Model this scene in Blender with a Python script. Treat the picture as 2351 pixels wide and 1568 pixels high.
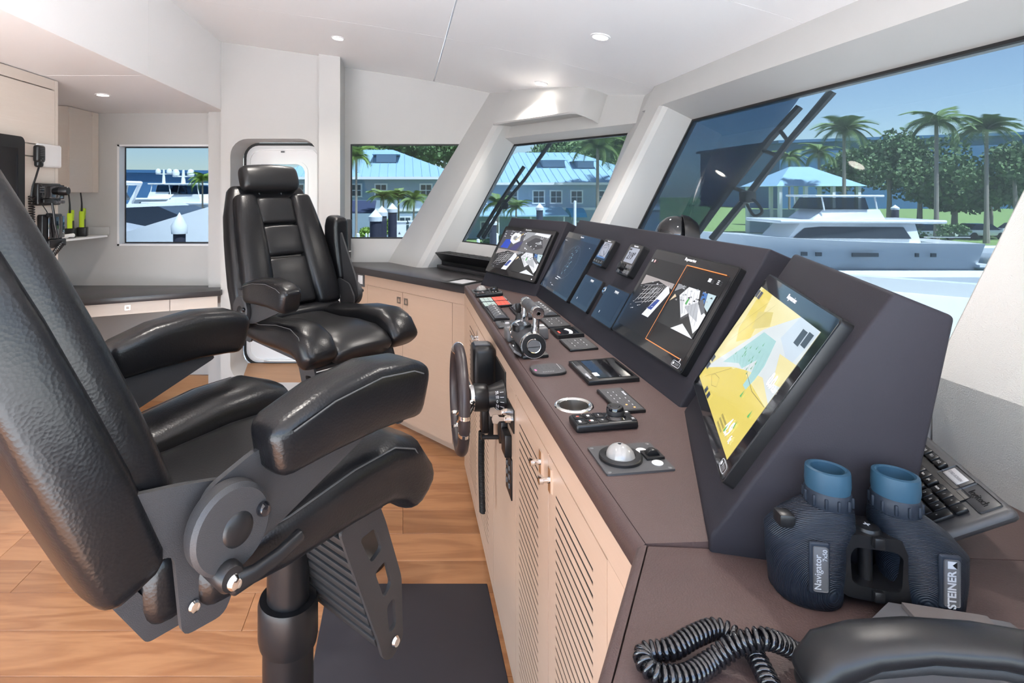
import bpy, bmesh, math, random
from mathutils import Vector, Matrix
random.seed(7)
S = bpy.context.scene
for o in list(bpy.data.objects): bpy.data.objects.remove(o)
COL = S.collection
V = Vector
# ------------------------------------------------------------------ camera
EYE = 1.63                                  # eye height above the wheelhouse floor
FPX = 1250.0                                # focal length for a 2351 px wide frame
cam = bpy.data.objects.new('camera', bpy.data.cameras.new('camera'))
COL.objects.link(cam)
cam.location = (0, 0, EYE)
cam.rotation_euler = (math.radians(90), 0, 0)
cam.data.sensor_width = 36
cam.data.lens = FPX / 2351 * 36
cam.data.shift_x = (1175.5 - 925) / 2351    # perspective-control lens, shifted
cam.data.shift_y = -(784 - 442) / 2351
cam.data.clip_start = .05
cam.data.clip_end = 2000
S.camera = cam
# ------------------------------------------------------------------ light
S.view_settings.view_transform = 'Standard'
S.view_settings.look = 'None'
S.view_settings.gamma = 1
S.view_settings.use_curve_mapping = False
S.view_settings.exposure = 2.2
W = bpy.data.worlds.new('world'); S.world = W; W.use_nodes = True
nt = W.node_tree; nt.nodes.clear()
out = nt.nodes.new('ShaderNodeOutputWorld'); bg = nt.nodes.new('ShaderNodeBackground')
sky = nt.nodes.new('ShaderNodeTexSky'); sky.sky_type = 'NISHITA'
sky.sun_disc = False; sky.sun_elevation = math.radians(58); sky.sun_rotation = math.radians(200)
sky.air_density = 1.0; sky.dust_density = .4; sky.ozone_density = 1.6
hz = nt.nodes.new('ShaderNodeMixRGB'); hz.inputs[0].default_value = .16
hz.inputs[2].default_value = (5.2, 5.4, 5.7, 1)          # thin summer haze
nt.links.new(sky.outputs[0], hz.inputs[1]); nt.links.new(hz.outputs[0], bg.inputs[0])
nt.links.new(bg.outputs[0], out.inputs[0])
bg.inputs[1].default_value = 0.20
sun = bpy.data.objects.new('sun', bpy.data.lights.new('sun', 'SUN')); COL.objects.link(sun)
sun.data.energy = 12.5; sun.data.angle = .01; sun.data.color = (1, .985, .955)
sun.rotation_euler = (math.radians(-14), math.radians(-30), 0)   # high, from forward port quarter
# ------------------------------------------------------------------ materials
def new_mat(name):
    m = bpy.data.materials.new(name); m.use_nodes = True
    return m, m.node_tree, m.node_tree.nodes['Principled BSDF']
def N(t, kind, **kw):
    n = t.nodes.new(kind)
    for k, v in kw.items():
        if k in n.inputs: n.inputs[k].default_value = v
        else: setattr(n, k, v)
    return n
def mat(name, col, rough=.5, metal=0, bump=0, bscale=200, var=0, vscale=6, spec=.5, emit=0, coat=0, stretch=None):
    m, t, b = new_mat(name)
    b.inputs['Base Color'].default_value = (*col, 1)
    b.inputs['Roughness'].default_value = rough
    b.inputs['Metallic'].default_value = metal
    b.inputs['Specular IOR Level'].default_value = spec
    b.inputs['Coat Weight'].default_value = coat
    tc = N(t, 'ShaderNodeTexCoord')
    src = tc.outputs['Object']
    if stretch:
        mp = N(t, 'ShaderNodeMapping'); mp.inputs['Scale'].default_value = stretch
        t.links.new(src, mp.inputs[0]); src = mp.outputs[0]
    if emit:
        b.inputs['Emission Color'].default_value = (*col, 1); b.inputs['Emission Strength'].default_value = emit
    if var:
        n = N(t, 'ShaderNodeTexNoise', Scale=vscale, Detail=4); t.links.new(src, n.inputs['Vector'])
        r = N(t, 'ShaderNodeMapRange'); r.inputs[3].default_value = 1 - var; r.inputs[4].default_value = 1 + var
        t.links.new(n.outputs[0], r.inputs[0])
        x = N(t, 'ShaderNodeMixRGB', blend_type='MULTIPLY'); x.inputs[0].default_value = 1
        x.inputs[1].default_value = (*col, 1); t.links.new(r.outputs[0], x.inputs[2])
        t.links.new(x.outputs[0], b.inputs['Base Color'])
    if bump:
        n = N(t, 'ShaderNodeTexNoise', Scale=bscale, Detail=3); t.links.new(src, n.inputs['Vector'])
        bp = N(t, 'ShaderNodeBump', Strength=bump); bp.inputs['Distance'].default_value = .002
        t.links.new(n.outputs[0], bp.inputs['Height']); t.links.new(bp.outputs[0], b.inputs['Normal'])
    return m
def leather(name, col, rough=.36, scale=170, bump=.35, crease=.25, spec=.5):
    m, t, b = new_mat(name)
    b.inputs['Base Color'].default_value = (*col, 1); b.inputs['Roughness'].default_value = rough
    b.inputs['Specular IOR Level'].default_value = spec
    tc = N(t, 'ShaderNodeTexCoord')
    vo = N(t, 'ShaderNodeTexVoronoi', Scale=scale); t.links.new(tc.outputs['Object'], vo.inputs['Vector'])
    mp = N(t, 'ShaderNodeMapping'); mp.inputs['Scale'].default_value = (1, 1, 5); t.links.new(tc.outputs['Object'], mp.inputs[0])
    n = N(t, 'ShaderNodeTexNoise', Scale=14, Detail=6, Roughness=.7); t.links.new(mp.outputs[0], n.inputs['Vector'])
    b1 = N(t, 'ShaderNodeBump', Strength=bump); b1.inputs['Distance'].default_value = .0012
    b2 = N(t, 'ShaderNodeBump', Strength=crease); b2.inputs['Distance'].default_value = .004
    t.links.new(vo.outputs['Distance'], b1.inputs['Height']); t.links.new(n.outputs[0], b2.inputs['Height'])
    t.links.new(b2.outputs[0], b1.inputs['Normal']); t.links.new(b1.outputs[0], b.inputs['Normal'])
    return m
def wood(name, a, c, rough, sx, sy, sz, ring=3.0, rnd=.12, coat=0, contrast=1.0):
    m, t, b = new_mat(name)
    b.inputs['Roughness'].default_value = rough; b.inputs['Coat Weight'].default_value = coat
    tc = N(t, 'ShaderNodeTexCoord'); oi = N(t, 'ShaderNodeObjectInfo')
    off = N(t, 'ShaderNodeVectorMath', operation='SCALE'); off.inputs['Scale'].default_value = 37.0
    cb = N(t, 'ShaderNodeCombineXYZ')
    for i in range(3): t.links.new(oi.outputs['Random'], cb.inputs[i])
    t.links.new(cb.outputs[0], off.inputs[0])
    mp = N(t, 'ShaderNodeMapping'); mp.inputs['Scale'].default_value = (sx, sy, sz)
    t.links.new(tc.outputs['Object'], mp.inputs[0])
    ad = N(t, 'ShaderNodeVectorMath', operation='ADD'); t.links.new(mp.outputs[0], ad.inputs[0]); t.links.new(off.outputs[0], ad.inputs[1])
    n1 = N(t, 'ShaderNodeTexNoise', Scale=1.0, Detail=5, Distortion=.6); t.links.new(ad.outputs[0], n1.inputs['Vector'])
    n2 = N(t, 'ShaderNodeTexNoise', Scale=9.0, Detail=4); t.links.new(ad.outputs[0], n2.inputs['Vector'])
    mu = N(t, 'ShaderNodeMath', operation='MULTIPLY'); mu.inputs[1].default_value = ring * 6.28; t.links.new(n1.outputs[0], mu.inputs[0])
    si = N(t, 'ShaderNodeMath', operation='SINE'); t.links.new(mu.outputs[0], si.inputs[0])
    mr = N(t, 'ShaderNodeMapRange'); mr.inputs[1].default_value = -1; mr.inputs[3].default_value = .5 - .35 * contrast; mr.inputs[4].default_value = .5 + .35 * contrast
    t.links.new(si.outputs[0], mr.inputs[0])
    av = N(t, 'ShaderNodeMixRGB'); av.inputs[0].default_value = .45
    t.links.new(mr.outputs[0], av.inputs[1]); t.links.new(n2.outputs[0], av.inputs[2])
    mx = N(t, 'ShaderNodeMixRGB'); mx.inputs[1].default_value = (*a, 1); mx.inputs[2].default_value = (*c, 1)
    t.links.new(av.outputs[0], mx.inputs[0])
    rv = N(t, 'ShaderNodeMapRange'); rv.inputs[3].default_value = 1 - rnd; rv.inputs[4].default_value = 1 + rnd
    t.links.new(oi.outputs['Random'], rv.inputs[0])
    x = N(t, 'ShaderNodeMixRGB', blend_type='MULTIPLY'); x.inputs[0].default_value = 1
    t.links.new(mx.outputs[0], x.inputs[1]); t.links.new(rv.outputs[0], x.inputs[2])
    t.links.new(x.outputs[0], b.inputs['Base Color'])
    bp = N(t, 'ShaderNodeBump', Strength=.08); bp.inputs['Distance'].default_value = .001
    t.links.new(n2.outputs[0], bp.inputs['Height']); t.links.new(bp.outputs[0], b.inputs['Normal'])
    return m
def glass(name, tint, haze=0, hcol=(.8, .85, .9), refl=1.0):
    m = bpy.data.materials.new(name); m.use_nodes = True; t = m.node_tree; t.nodes.clear()
    o = N(t, 'ShaderNodeOutputMaterial'); tr = N(t, 'ShaderNodeBsdfTransparent'); tr.inputs[0].default_value = (*tint, 1)
    gl = N(t, 'ShaderNodeBsdfGlossy', Roughness=.01); fr = N(t, 'ShaderNodeFresnel')
    ge = N(t, 'ShaderNodeNewGeometry'); io = N(t, 'ShaderNodeMapRange'); io.inputs[3].default_value = 1.32; io.inputs[4].default_value = 1/1.32
    t.links.new(ge.outputs['Backfacing'], io.inputs[0]); t.links.new(io.outputs[0], fr.inputs[0])       # thin pane: same Fresnel from both sides
    last = tr
    if haze:
        df = N(t, 'ShaderNodeBsdfTranslucent'); df.inputs[0].default_value = (*hcol, 1)
        w = N(t, 'ShaderNodeTexCoord'); nn = N(t, 'ShaderNodeTexNoise', Scale=420, Detail=1); t.links.new(w.outputs['Object'], nn.inputs['Vector'])
        mm = N(t, 'ShaderNodeMath', operation='MULTIPLY'); mm.inputs[1].default_value = haze * 2; t.links.new(nn.outputs[0], mm.inputs[0])
        mh = N(t, 'ShaderNodeMixShader'); t.links.new(mm.outputs[0], mh.inputs[0])
        t.links.new(tr.outputs[0], mh.inputs[1]); t.links.new(df.outputs[0], mh.inputs[2]); last = mh
    mu = N(t, 'ShaderNodeMath', operation='MULTIPLY'); mu.inputs[1].default_value = refl; t.links.new(fr.outputs[0], mu.inputs[0])
    mx = N(t, 'ShaderNodeMixShader'); t.links.new(mu.outputs[0], mx.inputs[0])
    t.links.new(last.outputs[0], mx.inputs[1]); t.links.new(gl.outputs[0], mx.inputs[2]); t.links.new(mx.outputs[0], o.inputs[0])
    return m
M = dict(
    white=mat('white_paint', (.84, .83, .82), .5, bump=.03, bscale=500),
    ceil=mat('ceiling_white_leather', (.83, .83, .835), .5, bump=.05, bscale=400),
    cream=mat('cream_wall_leather', (.50, .49, .475), .5, bump=.08, bscale=350, var=.02),
    fabric=mat('cream_mesh_fabric', (.55, .535, .50), .75, bump=.5, bscale=420, var=.02),
    stone=mat('grey_wall_covering', (.50, .50, .51), .7, bump=.2, bscale=60, var=.12, vscale=25),
    gel=mat('white_gelcoat', (.80, .80, .81), .2, coat=.4),
    oak=wood('pale_oak_veneer', (.52, .36, .26), (.60, .44, .33), .42, 2.5, 2.5, 40, 1.2, .02, contrast=.35),
    oakh=wood('pale_oak_veneer_cross', (.66, .57, .49), (.78, .71, .64), .45, 3, 2, 60, 1.5, .03, contrast=.5),
    floor=wood('oiled_oak_plank', (.29, .118, .047), (.45, .22, .098), .34, 1.1, 8, 8, 5.0, .15, .1, 1.5),
    sill=wood('oak_threshold', (.34, .17, .08), (.46, .26, .13), .4, 1.5, 12, 12, 1.6, .06),
    leather=leather('black_leather', (.006, .006, .007), .29, 210, .2, .05, .36),
    leather2=leather('black_leather_soft', (.009, .009, .010), .34, 240, .1, .03, .40),
    desk=leather('brown_console_leather', (.080, .053, .049), .40, 420, .2, .03, .28),
    pod=leather('charcoal_console_leather', (.027, .0255, .031), .5, 420, .10, .0, .08),
    counter=mat('dark_solid_counter', (.045, .042, .044), .3, bump=.02),
    blackp=mat('black_plastic', (.008, .008, .009), .36, bump=.05, bscale=900, spec=.4),
    blackg=mat('gloss_black', (.008, .008, .010), .06, coat=.5),
    powder=mat('black_powder_coat', (.026, .026, .028), .52, bump=.35, bscale=700),
    rubber=mat('black_rubber_grip', (.014, .014, .015), .6, bump=.1, bscale=300),
    grey=mat('grey_plastic', (.10, .10, .105), .45), taupe=mat('taupe_plastic', (.13, .115, .11), .5), thread=mat('grey_thread', (.06, .06, .062), .6), lgrey=mat('light_grey_plastic', (.45, .45, .47), .4),
    plate=mat('anthracite_plate', (.055, .055, .058), .42, bump=.06, bscale=800),
    chrome=mat('polished_steel', (.80, .79, .77), .08, 1), steel=mat('brushed_steel', (.55, .53, .50), .3, 1, bump=.1, bscale=200, stretch=(1, 1, .05)),
    wplast=mat('white_plastic', (.82, .82, .82), .35), mat_=mat('dark_floor_mat', (.022, .021, .028), .6, bump=.15, bscale=700),
    orb=mat('pearl_trackball', (.28, .27, .26), .12, coat=.6, var=.12, vscale=60),
    navy=mat('navy_rubber_armour', (.012, .017, .027), .5, bump=.1, bscale=500, spec=.3), blue=mat('blue_eyecup_rubber', (.020, .058, .095), .5, spec=.3),
    silver=mat('printed_silver', (.42, .44, .47), .4), print_=mat('white_print', (.72, .72, .74), .5),
    yellow=mat('lime_radio_case', (.55, .78, .02), .45), red=mat('red_lamp_lens', (.85, .09, .06), .3, emit=.1), greenl=mat('pale_green_lens', (.42, .52, .49), .3),
    orange=mat('orange_screen_line', (.95, .30, .08), .4, emit=.8), keyw=mat('key_legend', (.75, .75, .75), .5),
    gasket=mat('black_gasket', (.01, .01, .011), .5), dark=mat('dark_interior', (.01, .01, .01), .8),
    meter=mat('lcd_grey', (.26, .28, .33), .3, emit=.03), lamp=mat('lamp_lens', (1, .93, .82), .3, emit=6),
    orangeled=mat('orange_led', (1, .25, .05), .3, emit=1.2), pink=mat('pink_print', (.75, .15, .35), .4),
    glass=glass('window_glass', (.29, .325, .352), 0, (.8, .85, .9), .25), glassw=glass('screened_window_glass', (.302, .340, .368), .03, (.33, .40, .46), .6),
    dark_tint=glass('dark_translucent_sheet', (.34, .42, .50), .05, (.3, .36, .42), .3),
)
def emi(name, col, s=1.0, rough=.08):
    m = mat(name, col, rough, emit=s); return m
# ------------------------------------------------------------------ mesh building
class B:
    def __init__(s): s.v = []; s.f = []; s.M = Matrix.Identity(4)
    def add(s, vs, fs):
        o = len(s.v); s.v += [s.M @ V(p) for p in vs]; s.f += [tuple(i + o for i in f) for f in fs]; return s
    def box(s, c, d):
        x, y, z = c; a, b, h = d[0] / 2, d[1] / 2, d[2] / 2
        return s.add([(x+i*a, y+j*b, z+k*h) for i in (-1, 1) for j in (-1, 1) for k in (-1, 1)],
                     [(0, 1, 3, 2), (4, 6, 7, 5), (0, 4, 5, 1), (2, 3, 7, 6), (0, 2, 6, 4), (1, 5, 7, 3)])
    def rbox(s, c, d, r, seg=2, only=None):
        bm = bmesh.new(); bmesh.ops.create_cube(bm, size=1)
        for v in bm.verts: v.co = V((v.co.x*d[0], v.co.y*d[1], v.co.z*d[2]))
        es = bm.edges[:] if only is None else [e for e in bm.edges if abs((e.verts[0].co-e.verts[1].co).normalized()[only]) > .9]
        bmesh.ops.bevel(bm, geom=es, offset=r, segments=seg, profile=.5, affect='EDGES')
        bm.verts.ensure_lookup_table(); bm.verts.index_update()
        s.add([v.co + V(c) for v in bm.verts], [[v.index for v in f.verts] for f in bm.faces]); bm.free(); return s
    def prism(s, poly, vec):
        n = len(poly); vec = V(vec); a = [V(p) for p in poly]; b = [p + vec for p in a]
        nn = V((0, 0, 0))
        for i in range(n): nn += a[i].cross(a[(i+1) % n])
        if nn.dot(vec) > 0: a, b = b, a
        return s.add(a + b, [tuple(range(n)), tuple(range(2*n-1, n-1, -1))] + [(i, n+i, n+(i+1) % n, (i+1) % n) for i in range(n)])
    def loft(s, rings, caps=True, closed=False):
        n = len(rings[0]); m = len(rings); vs = [p for r in rings for p in r]; fs = []
        for i in range(m - 1 + (1 if closed else 0)):
            for j in range(n):
                k = (j+1) % n; i2 = (i+1) % m; fs.append((i*n+j, i*n+k, i2*n+k, i2*n+j))
        if caps and not closed: fs += [tuple(range(n-1, -1, -1)), tuple((m-1)*n+j for j in range(n))]
        return s.add(vs, fs)
    def lathe(s, prof, n=24, c=(0, 0, 0), axis=(0, 0, 1)):
        a = V(axis).normalized(); t = V((1, 0, 0)) if abs(a.x) < .9 else V((0, 1, 0)); u = a.cross(t).normalized(); w = a.cross(u)
        rings = [[V(c) + a*z + (u*math.cos(2*math.pi*j/n) + w*math.sin(2*math.pi*j/n))*max(r, 1e-5) for j in range(n)] for r, z in prof]
        return s.loft(rings, True, prof[0][0] > 1e-4 and prof[-1][0] > 1e-4)
    def tube(s, pts, r, n=8, closed=False):
        pts = [V(p) for p in pts]; m = len(pts); rr = r if isinstance(r, (list, tuple)) else [r]*m; rings = []; up = None
        for i in range(m):
            t = (pts[(i+1) % m] - pts[i-1]) if closed else (pts[min(i+1, m-1)] - pts[max(i-1, 0)])
            t.normalize()
            if up is None: up = V((0, 0, 1)) if abs(t.z) < .9 else V((1, 0, 0))
            up = (up - t*up.dot(t)); up.normalize(); w = t.cross(up)
            rings.append([pts[i] + (up*math.cos(2*math.pi*j/n) + w*math.sin(2*math.pi*j/n))*rr[i] for j in range(n)])
        return s.loft(rings, True, closed)
    def sweep(s, pts, side, hw, hh, p=3.2, n=24, e=.03):
        """padded roll: super-elliptic section carried along pts, ends rounded"""
        pts = [V(q) for q in pts]; side = V(side).normalized(); m = len(pts); rings = []
        def ring(c, up, a, b):
            r = []
            for j in range(n):
                t = 2*math.pi*j/n; x, y = math.cos(t), math.sin(t)
                r.append(c + side*(a*math.copysign(abs(x)**(2/p), x)) + up*(b*math.copysign(abs(y)**(2/p), y)))
            return r
        hw = hw if isinstance(hw, (list, tuple)) else [hw]*m; hh = hh if isinstance(hh, (list, tuple)) else [hh]*m
        E0 = [(1, .25), (.8, .62), (.45, .88)]
        for i in range(m):
            t = (pts[min(i+1, m-1)] - pts[max(i-1, 0)]).normalized(); up = t.cross(side).normalized()
            if i == 0:
                for d, k in E0: rings.append(ring(pts[0] - t*e*d, up, hw[0]-(1-k)*e, hh[0]-(1-k)*min(e, hh[0]*.9)))
            rings.append(ring(pts[i], up, hw[i], hh[i]))
            if i == m-1:
                for d, k in reversed(E0): rings.append(ring(pts[i] + t*e*d, up, hw[i]-(1-k)*e, hh[i]-(1-k)*min(e, hh[i]*.9)))
        return s.loft(rings)
    def build(s, name, m, parent=None, smooth=40, loc=None):
        me = bpy.data.meshes.new(name); me.from_pydata([tuple(p) for p in s.v], [], s.f); me.validate()
        bm = bmesh.new(); bm.from_mesh(me); bmesh.ops.recalc_face_normals(bm, faces=bm.faces); bm.to_mesh(me); bm.free()
        if smooth:
            me.polygons.foreach_set('use_smooth', [True]*len(me.polygons)); me.set_sharp_from_angle(angle=math.radians(smooth))
        me.materials.append(M[m] if isinstance(m, str) else m)
        o = bpy.data.objects.new(name, me); COL.objects.link(o)
        if loc is not None: o.location = loc
        if parent: o.parent = parent
        return o
def tag(o, label, cat, group=None, kind=None):
    if label: o['label'] = label
    if cat: o['category'] = cat
    if group: o['group'] = group
    if kind: o['kind'] = kind
    return o
def thing(name, label, cat, loc=(0, 0, 0), rot=None, group=None):
    o = bpy.data.objects.new(name, None); COL.objects.link(o); o.empty_display_size = .05
    o.matrix_world = (Matrix.Translation(V(loc)) @ rot.to_4x4()) if rot is not None else Matrix.Translation(V(loc))
    return tag(o, label, cat, group)
def root(name, kind='structure', loc=(0, 0, 0)):
    o = bpy.data.objects.new(name, None); COL.objects.link(o); o.empty_display_size = .05; o.location = loc; o['kind'] = kind; return o
def RZ(a): return Matrix.Rotation(a, 3, 'Z')
def axes(u, v, n): return Matrix((u, v, n)).transposed()
def copy_tree(o, parent=None):
    c = o.copy(); COL.objects.link(c)
    if parent: c.parent = parent
    for ch in [x for x in bpy.data.objects if x.parent == o]: copy_tree(ch, c)
    return c
def text(s, size, mtx, m, parent, name='lettering', ext=.0003, align='CENTER', sx=1.0, bold=0):
    cu = bpy.data.curves.new(name, 'FONT'); cu.body = s; cu.size = size; cu.align_x = align; cu.align_y = 'CENTER'; cu.extrude = ext; cu.offset = bold; cu.resolution_u = 3
    o = bpy.data.objects.new(name, cu); COL.objects.link(o); bpy.context.view_layer.update()
    me = bpy.data.meshes.new_from_object(o.evaluated_get(bpy.context.evaluated_depsgraph_get()))
    bpy.data.objects.remove(o); bpy.data.curves.remove(cu)
    me.transform(mtx @ Matrix.Diagonal((sx, 1, 1, 1))); me.materials.clear(); me.materials.append(M[m] if isinstance(m, str) else m)
    ob = bpy.data.objects.new(name, me); COL.objects.link(ob); ob.parent = parent; return ob
def T(x, y, z, rz=0): return Matrix.Translation((x, y, z)) @ Matrix.Rotation(rz, 4, 'Z')
def at(px, py, Y): return V(((px-925)/FPX*Y, Y, EYE + (442-py)/FPX*Y))    # the spot of the world at depth Y
def inset_poly(P, d):
    """inset a convex planar polygon (3d) by d"""
    P = [V(p) for p in P]; n = len(P); nn = V((0, 0, 0))
    for i in range(n): nn += P[i].cross(P[(i+1) % n])
    nn.normalize(); out = []
    for i in range(n):
        a = (P[i]-P[i-1]).normalized(); b = (P[(i+1) % n]-P[i]).normalized()
        na = nn.cross(a); nb = nn.cross(b); k = d/(1+na.dot(nb)); out.append(P[i] + (na+nb)*k)
    return out
def frame_solid(b, outer, inner, vec):
    """slab with an opening: outer and inner loops have the same vertex count"""
    n = len(outer); vec = V(vec); o1 = [V(p) for p in outer]; i1 = [V(p) for p in inner]; o2 = [p+vec for p in o1]; i2 = [p+vec for p in i1]
    vs = o1+i1+o2+i2; fs = []
    for i in range(n):
        j = (i+1) % n
        fs += [(i, j, n+j, n+i), (2*n+i, 3*n+i, 3*n+j, 2*n+j), (i, 2*n+i, 2*n+j, j), (n+i, n+j, 3*n+j, 3*n+i)]
    return b.add(vs, fs)
def plate2d(name, outer, holes, th, mtx, m, parent):
    """flat plate with cut-outs, outline in local x,y, thickness th about z=0"""
    cu = bpy.data.curves.new(name, 'CURVE'); cu.dimensions = '2D'; cu.fill_mode = 'BOTH'; cu.extrude = th/2
    for lp in [outer] + list(holes):
        sp = cu.splines.new('POLY'); sp.points.add(len(lp)-1); sp.use_cyclic_u = True
        for p, q in zip(sp.points, lp): p.co = (q[0], q[1], 0, 1)
    o = bpy.data.objects.new(name, cu); COL.objects.link(o); bpy.context.view_layer.update()
    me = bpy.data.meshes.new_from_object(o.evaluated_get(bpy.context.evaluated_depsgraph_get())); bpy.data.objects.remove(o); bpy.data.curves.remove(cu)
    me.transform(mtx); me.materials.clear(); me.materials.append(M[m]); ob = bpy.data.objects.new(name, me); COL.objects.link(ob); ob.parent = parent; return ob
def round_poly(P, r, k=4):
    out_ = []; n = len(P)
    for i in range(n):
        p, a, b_ = V(P[i]).to_2d(), V(P[i-1]).to_2d(), V(P[(i+1) % n]).to_2d(); da = (a-p); db = (b_-p); rr = min(r, da.length*.45, db.length*.45)
        s, e = p + da.normalized()*rr, p + db.normalized()*rr
        for j in range(k+1): t = j/k; out_.append(tuple(s*(1-t)**2 + p*2*t*(1-t) + e*t*t))
    return out_

def clip_below(o, z):
    """cut a mesh off level at height z, so that it stands on what is there"""
    bm = bmesh.new(); bm.from_mesh(o.data)
    r = bmesh.ops.bisect_plane(bm, geom=bm.verts[:]+bm.edges[:]+bm.faces[:], plane_co=(0, 0, z), plane_no=(0, 0, 1), clear_inner=True)
    es = [e for e in r['geom_cut'] if isinstance(e, bmesh.types.BMEdge)]
    if es: bmesh.ops.contextual_create(bm, geom=es)
    bmesh.ops.recalc_face_normals(bm, faces=bm.faces); bm.to_mesh(o.data); bm.free()
    o.data.polygons.foreach_set('use_smooth', [True]*len(o.data.polygons)); o.data.set_sharp_from_angle(angle=math.radians(20)); return o
sun.rotation_euler = V((-.30, .40, -1)).to_track_quat('-Z', 'Y').to_euler()
# ================================================================== the shell of the wheelhouse
def ceil_z(x): return 2.565 - .165*x - .03*x*x - .012*x**3
# ---- floor of oak planks running fore and aft
floor = root('floor')
B().box((-.9, 1.7, -.03), (5.2, 5.7, .03)).build('underlay', 'dark', floor, 0)
pw = .192
plank_mesh = {}
def plank(y, x0, x1):
    L = round(x1-x0, 3)
    if L not in plank_mesh:
        b = B().rbox((0, 0, -.009), (L-.0015, pw-.0015, .018), .0012, 1); o = b.build('plank', 'floor', floor, 30); plank_mesh[L] = o.data
    else:
        o = bpy.data.objects.new('plank', plank_mesh[L]); COL.objects.link(o); o.parent = floor
    o.location = ((x0+x1)/2, y, 0)
for r in range(28):
    y = -.95 + r*pw; x = -3.3 + random.choice([0, .5, .9, 1.3]) - 1.4
    while x < 1.0:
        L = random.choice([1.6, 1.8, 2.0]); a, b_ = max(x, -3.4), min(x+L, 1.1)
        if b_-a > .1: plank(y, a, b_)
        x += L
mt = thing('floor_mat', 'dark grey rectangular mat laid on the planks under the helm chair', 'mat', (.02, 1.45, 0))
B().rbox((0, 0, .004), (.66, 1.62, .008), .003, 2).build('pad', 'mat_', mt)
# ---- ceiling panels
ceiling = root('ceiling')
def ceil_panel(x0, x1, y0, y1, g=.002):
    b = B(); n = 10; xs = [x0+g+(x1-x0-2*g)*i/n for i in range(n+1)]
    rings = [[(x, y0+g, ceil_z(x)), (x, y1-g, ceil_z(x)), (x, y1-g, ceil_z(x)+.03), (x, y0+g, ceil_z(x)+.03)] for x in xs]
    b.loft(rings).build('ceiling_panel', 'ceil', ceiling, 30)
for (y0, y1) in ((-1.1, 1.94), (1.94, 3.15), (3.15, 4.42)):
    ceil_panel(-1.40, .245, y0, y1, .0012); ceil_panel(.252, 1.50, y0, y1, .0012)
B().box((-.6, 2.475, 3.05), (5.9, 7.25, .08)).build('unseen_roof', 'white', ceiling, 0)      # unseen roof above the headlining, overhang added to block direct sun
for (y0, y1) in ((-1.1, 2.9), (2.9, 4.34)):
    B().rbox((-2.4, (y0+y1)/2, 2.268), (2.05, y1-y0-.003, .03), .002, 1).build('lower_ceiling_panel', 'ceil', ceiling, 30)
sof = root('trim_1')
for (y0, y1) in ((-1.1, 2.93), (2.93, 4.27)):
    B().prism([(-1.37, y0+.001, 2.2535), (-1.37, y0+.001, 2.80), (-1.40, y0+.001, 2.80), (-1.40, y0+.001, 2.2535)], (0, y1-y0-.002, 0)).build('soffit_panel', 'white', sof, 0)
# ---- side wall forward of the column, with its window
ws = root('wall_side')
YW = 4.38
h = [(-.4224, YW, 1.257), (.063, YW, 1.257), (.2655, YW, 1.6385), (.468, YW, 2.02), (-.4224, YW, 2.02)]
o_ = [(-.62, YW, 0), (.24, YW, 0), (.24, YW, 1.05), (1.03, YW, 2.62), (-.62, YW, 2.75)]
frame_solid(B(), o_, h, (0, .10, 0)).build('wall_panel', 'cream', ws, 0)
def window_unit(name, pts, inward, gm='glass', gw=.012):
    """pane with a black gasket round its edge, pts on the glass plane"""
    w = root(name); n = V(inward).normalized(); pts = [V(p) for p in pts]
    B().prism([p - n*.006 for p in pts], n*.006).build('pane', gm, w, 0)
    frame_solid(B(), pts, inset_poly(pts, gw), n*.008).build('gasket', 'gasket', w, 0)
    return w
window_unit('window_1', [(-.4224, 4.41, 1.257), (.063, 4.41, 1.257), (.468, 4.41, 2.02), (-.4224, 4.41, 2.02)], (0, -1, 0))
B().box((-.545, 4.22, 1.36), (.158, .36, 2.72)).build('wall_column', 'cream', ws, 0)
# ---- far angled front, leaning outward to the top
dA = V((-.5602, .8283, 0)); nA = V((.8283, .5602, 0)); A0 = V((.859, 4.2, 2.0))
wA = nA*.4472 + V((0, 0, .8944)); mA = nA*.8944 - V((0, 0, .4472))
def PA(a, s, m): return A0 + dA*a + wA*s + mA*m
wa = root('wall_front_far')
def ag(s): return -.214*s
b = B().loft([[PA(-1.36, s, -.1), PA(-1.36, s, .03), PA(ag(s)+.5, s, .03), PA(ag(s)+.5, s, -.1)] for s in (0, .42, .6)])
b.build('header', 'cream', wa, 0)
B().loft([[PA(-1.36, s, -.01), PA(-1.36, s, .10), PA(ag(s)+.3, s, .10), PA(ag(s)+.3, s, -.01)] for s in (-1.3, -.837)]).build('sill', 'cream', wa, 0)
def aw(s): return .35 - .302*s
b = B(); rings = []
for s in (-1.20, -.837, -.4, 0, .3, .66):
    g = ag(s); wl = aw(s)
    rings.append([PA(g, s, .03), PA(g, s, -.04), PA(g+.015, s, -.16), PA(g+.035, s, -.195), PA(g+.07, s, -.215), PA(wl-.05, s, -.22), PA(wl, s, -.22), PA(wl+.02, s, -.0), PA(wl, s, .03)])
clip_below(b.loft(rings).build('pillar', 'cream', wa, 50), 1.066)
window_unit('window_2', [PA(ag(-.837)+.01, -.837, .005), PA(-1.12, -.837, .005), PA(-1.12, 0, .005), PA(.01, 0, .005)], -mA, 'glassw')
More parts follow.
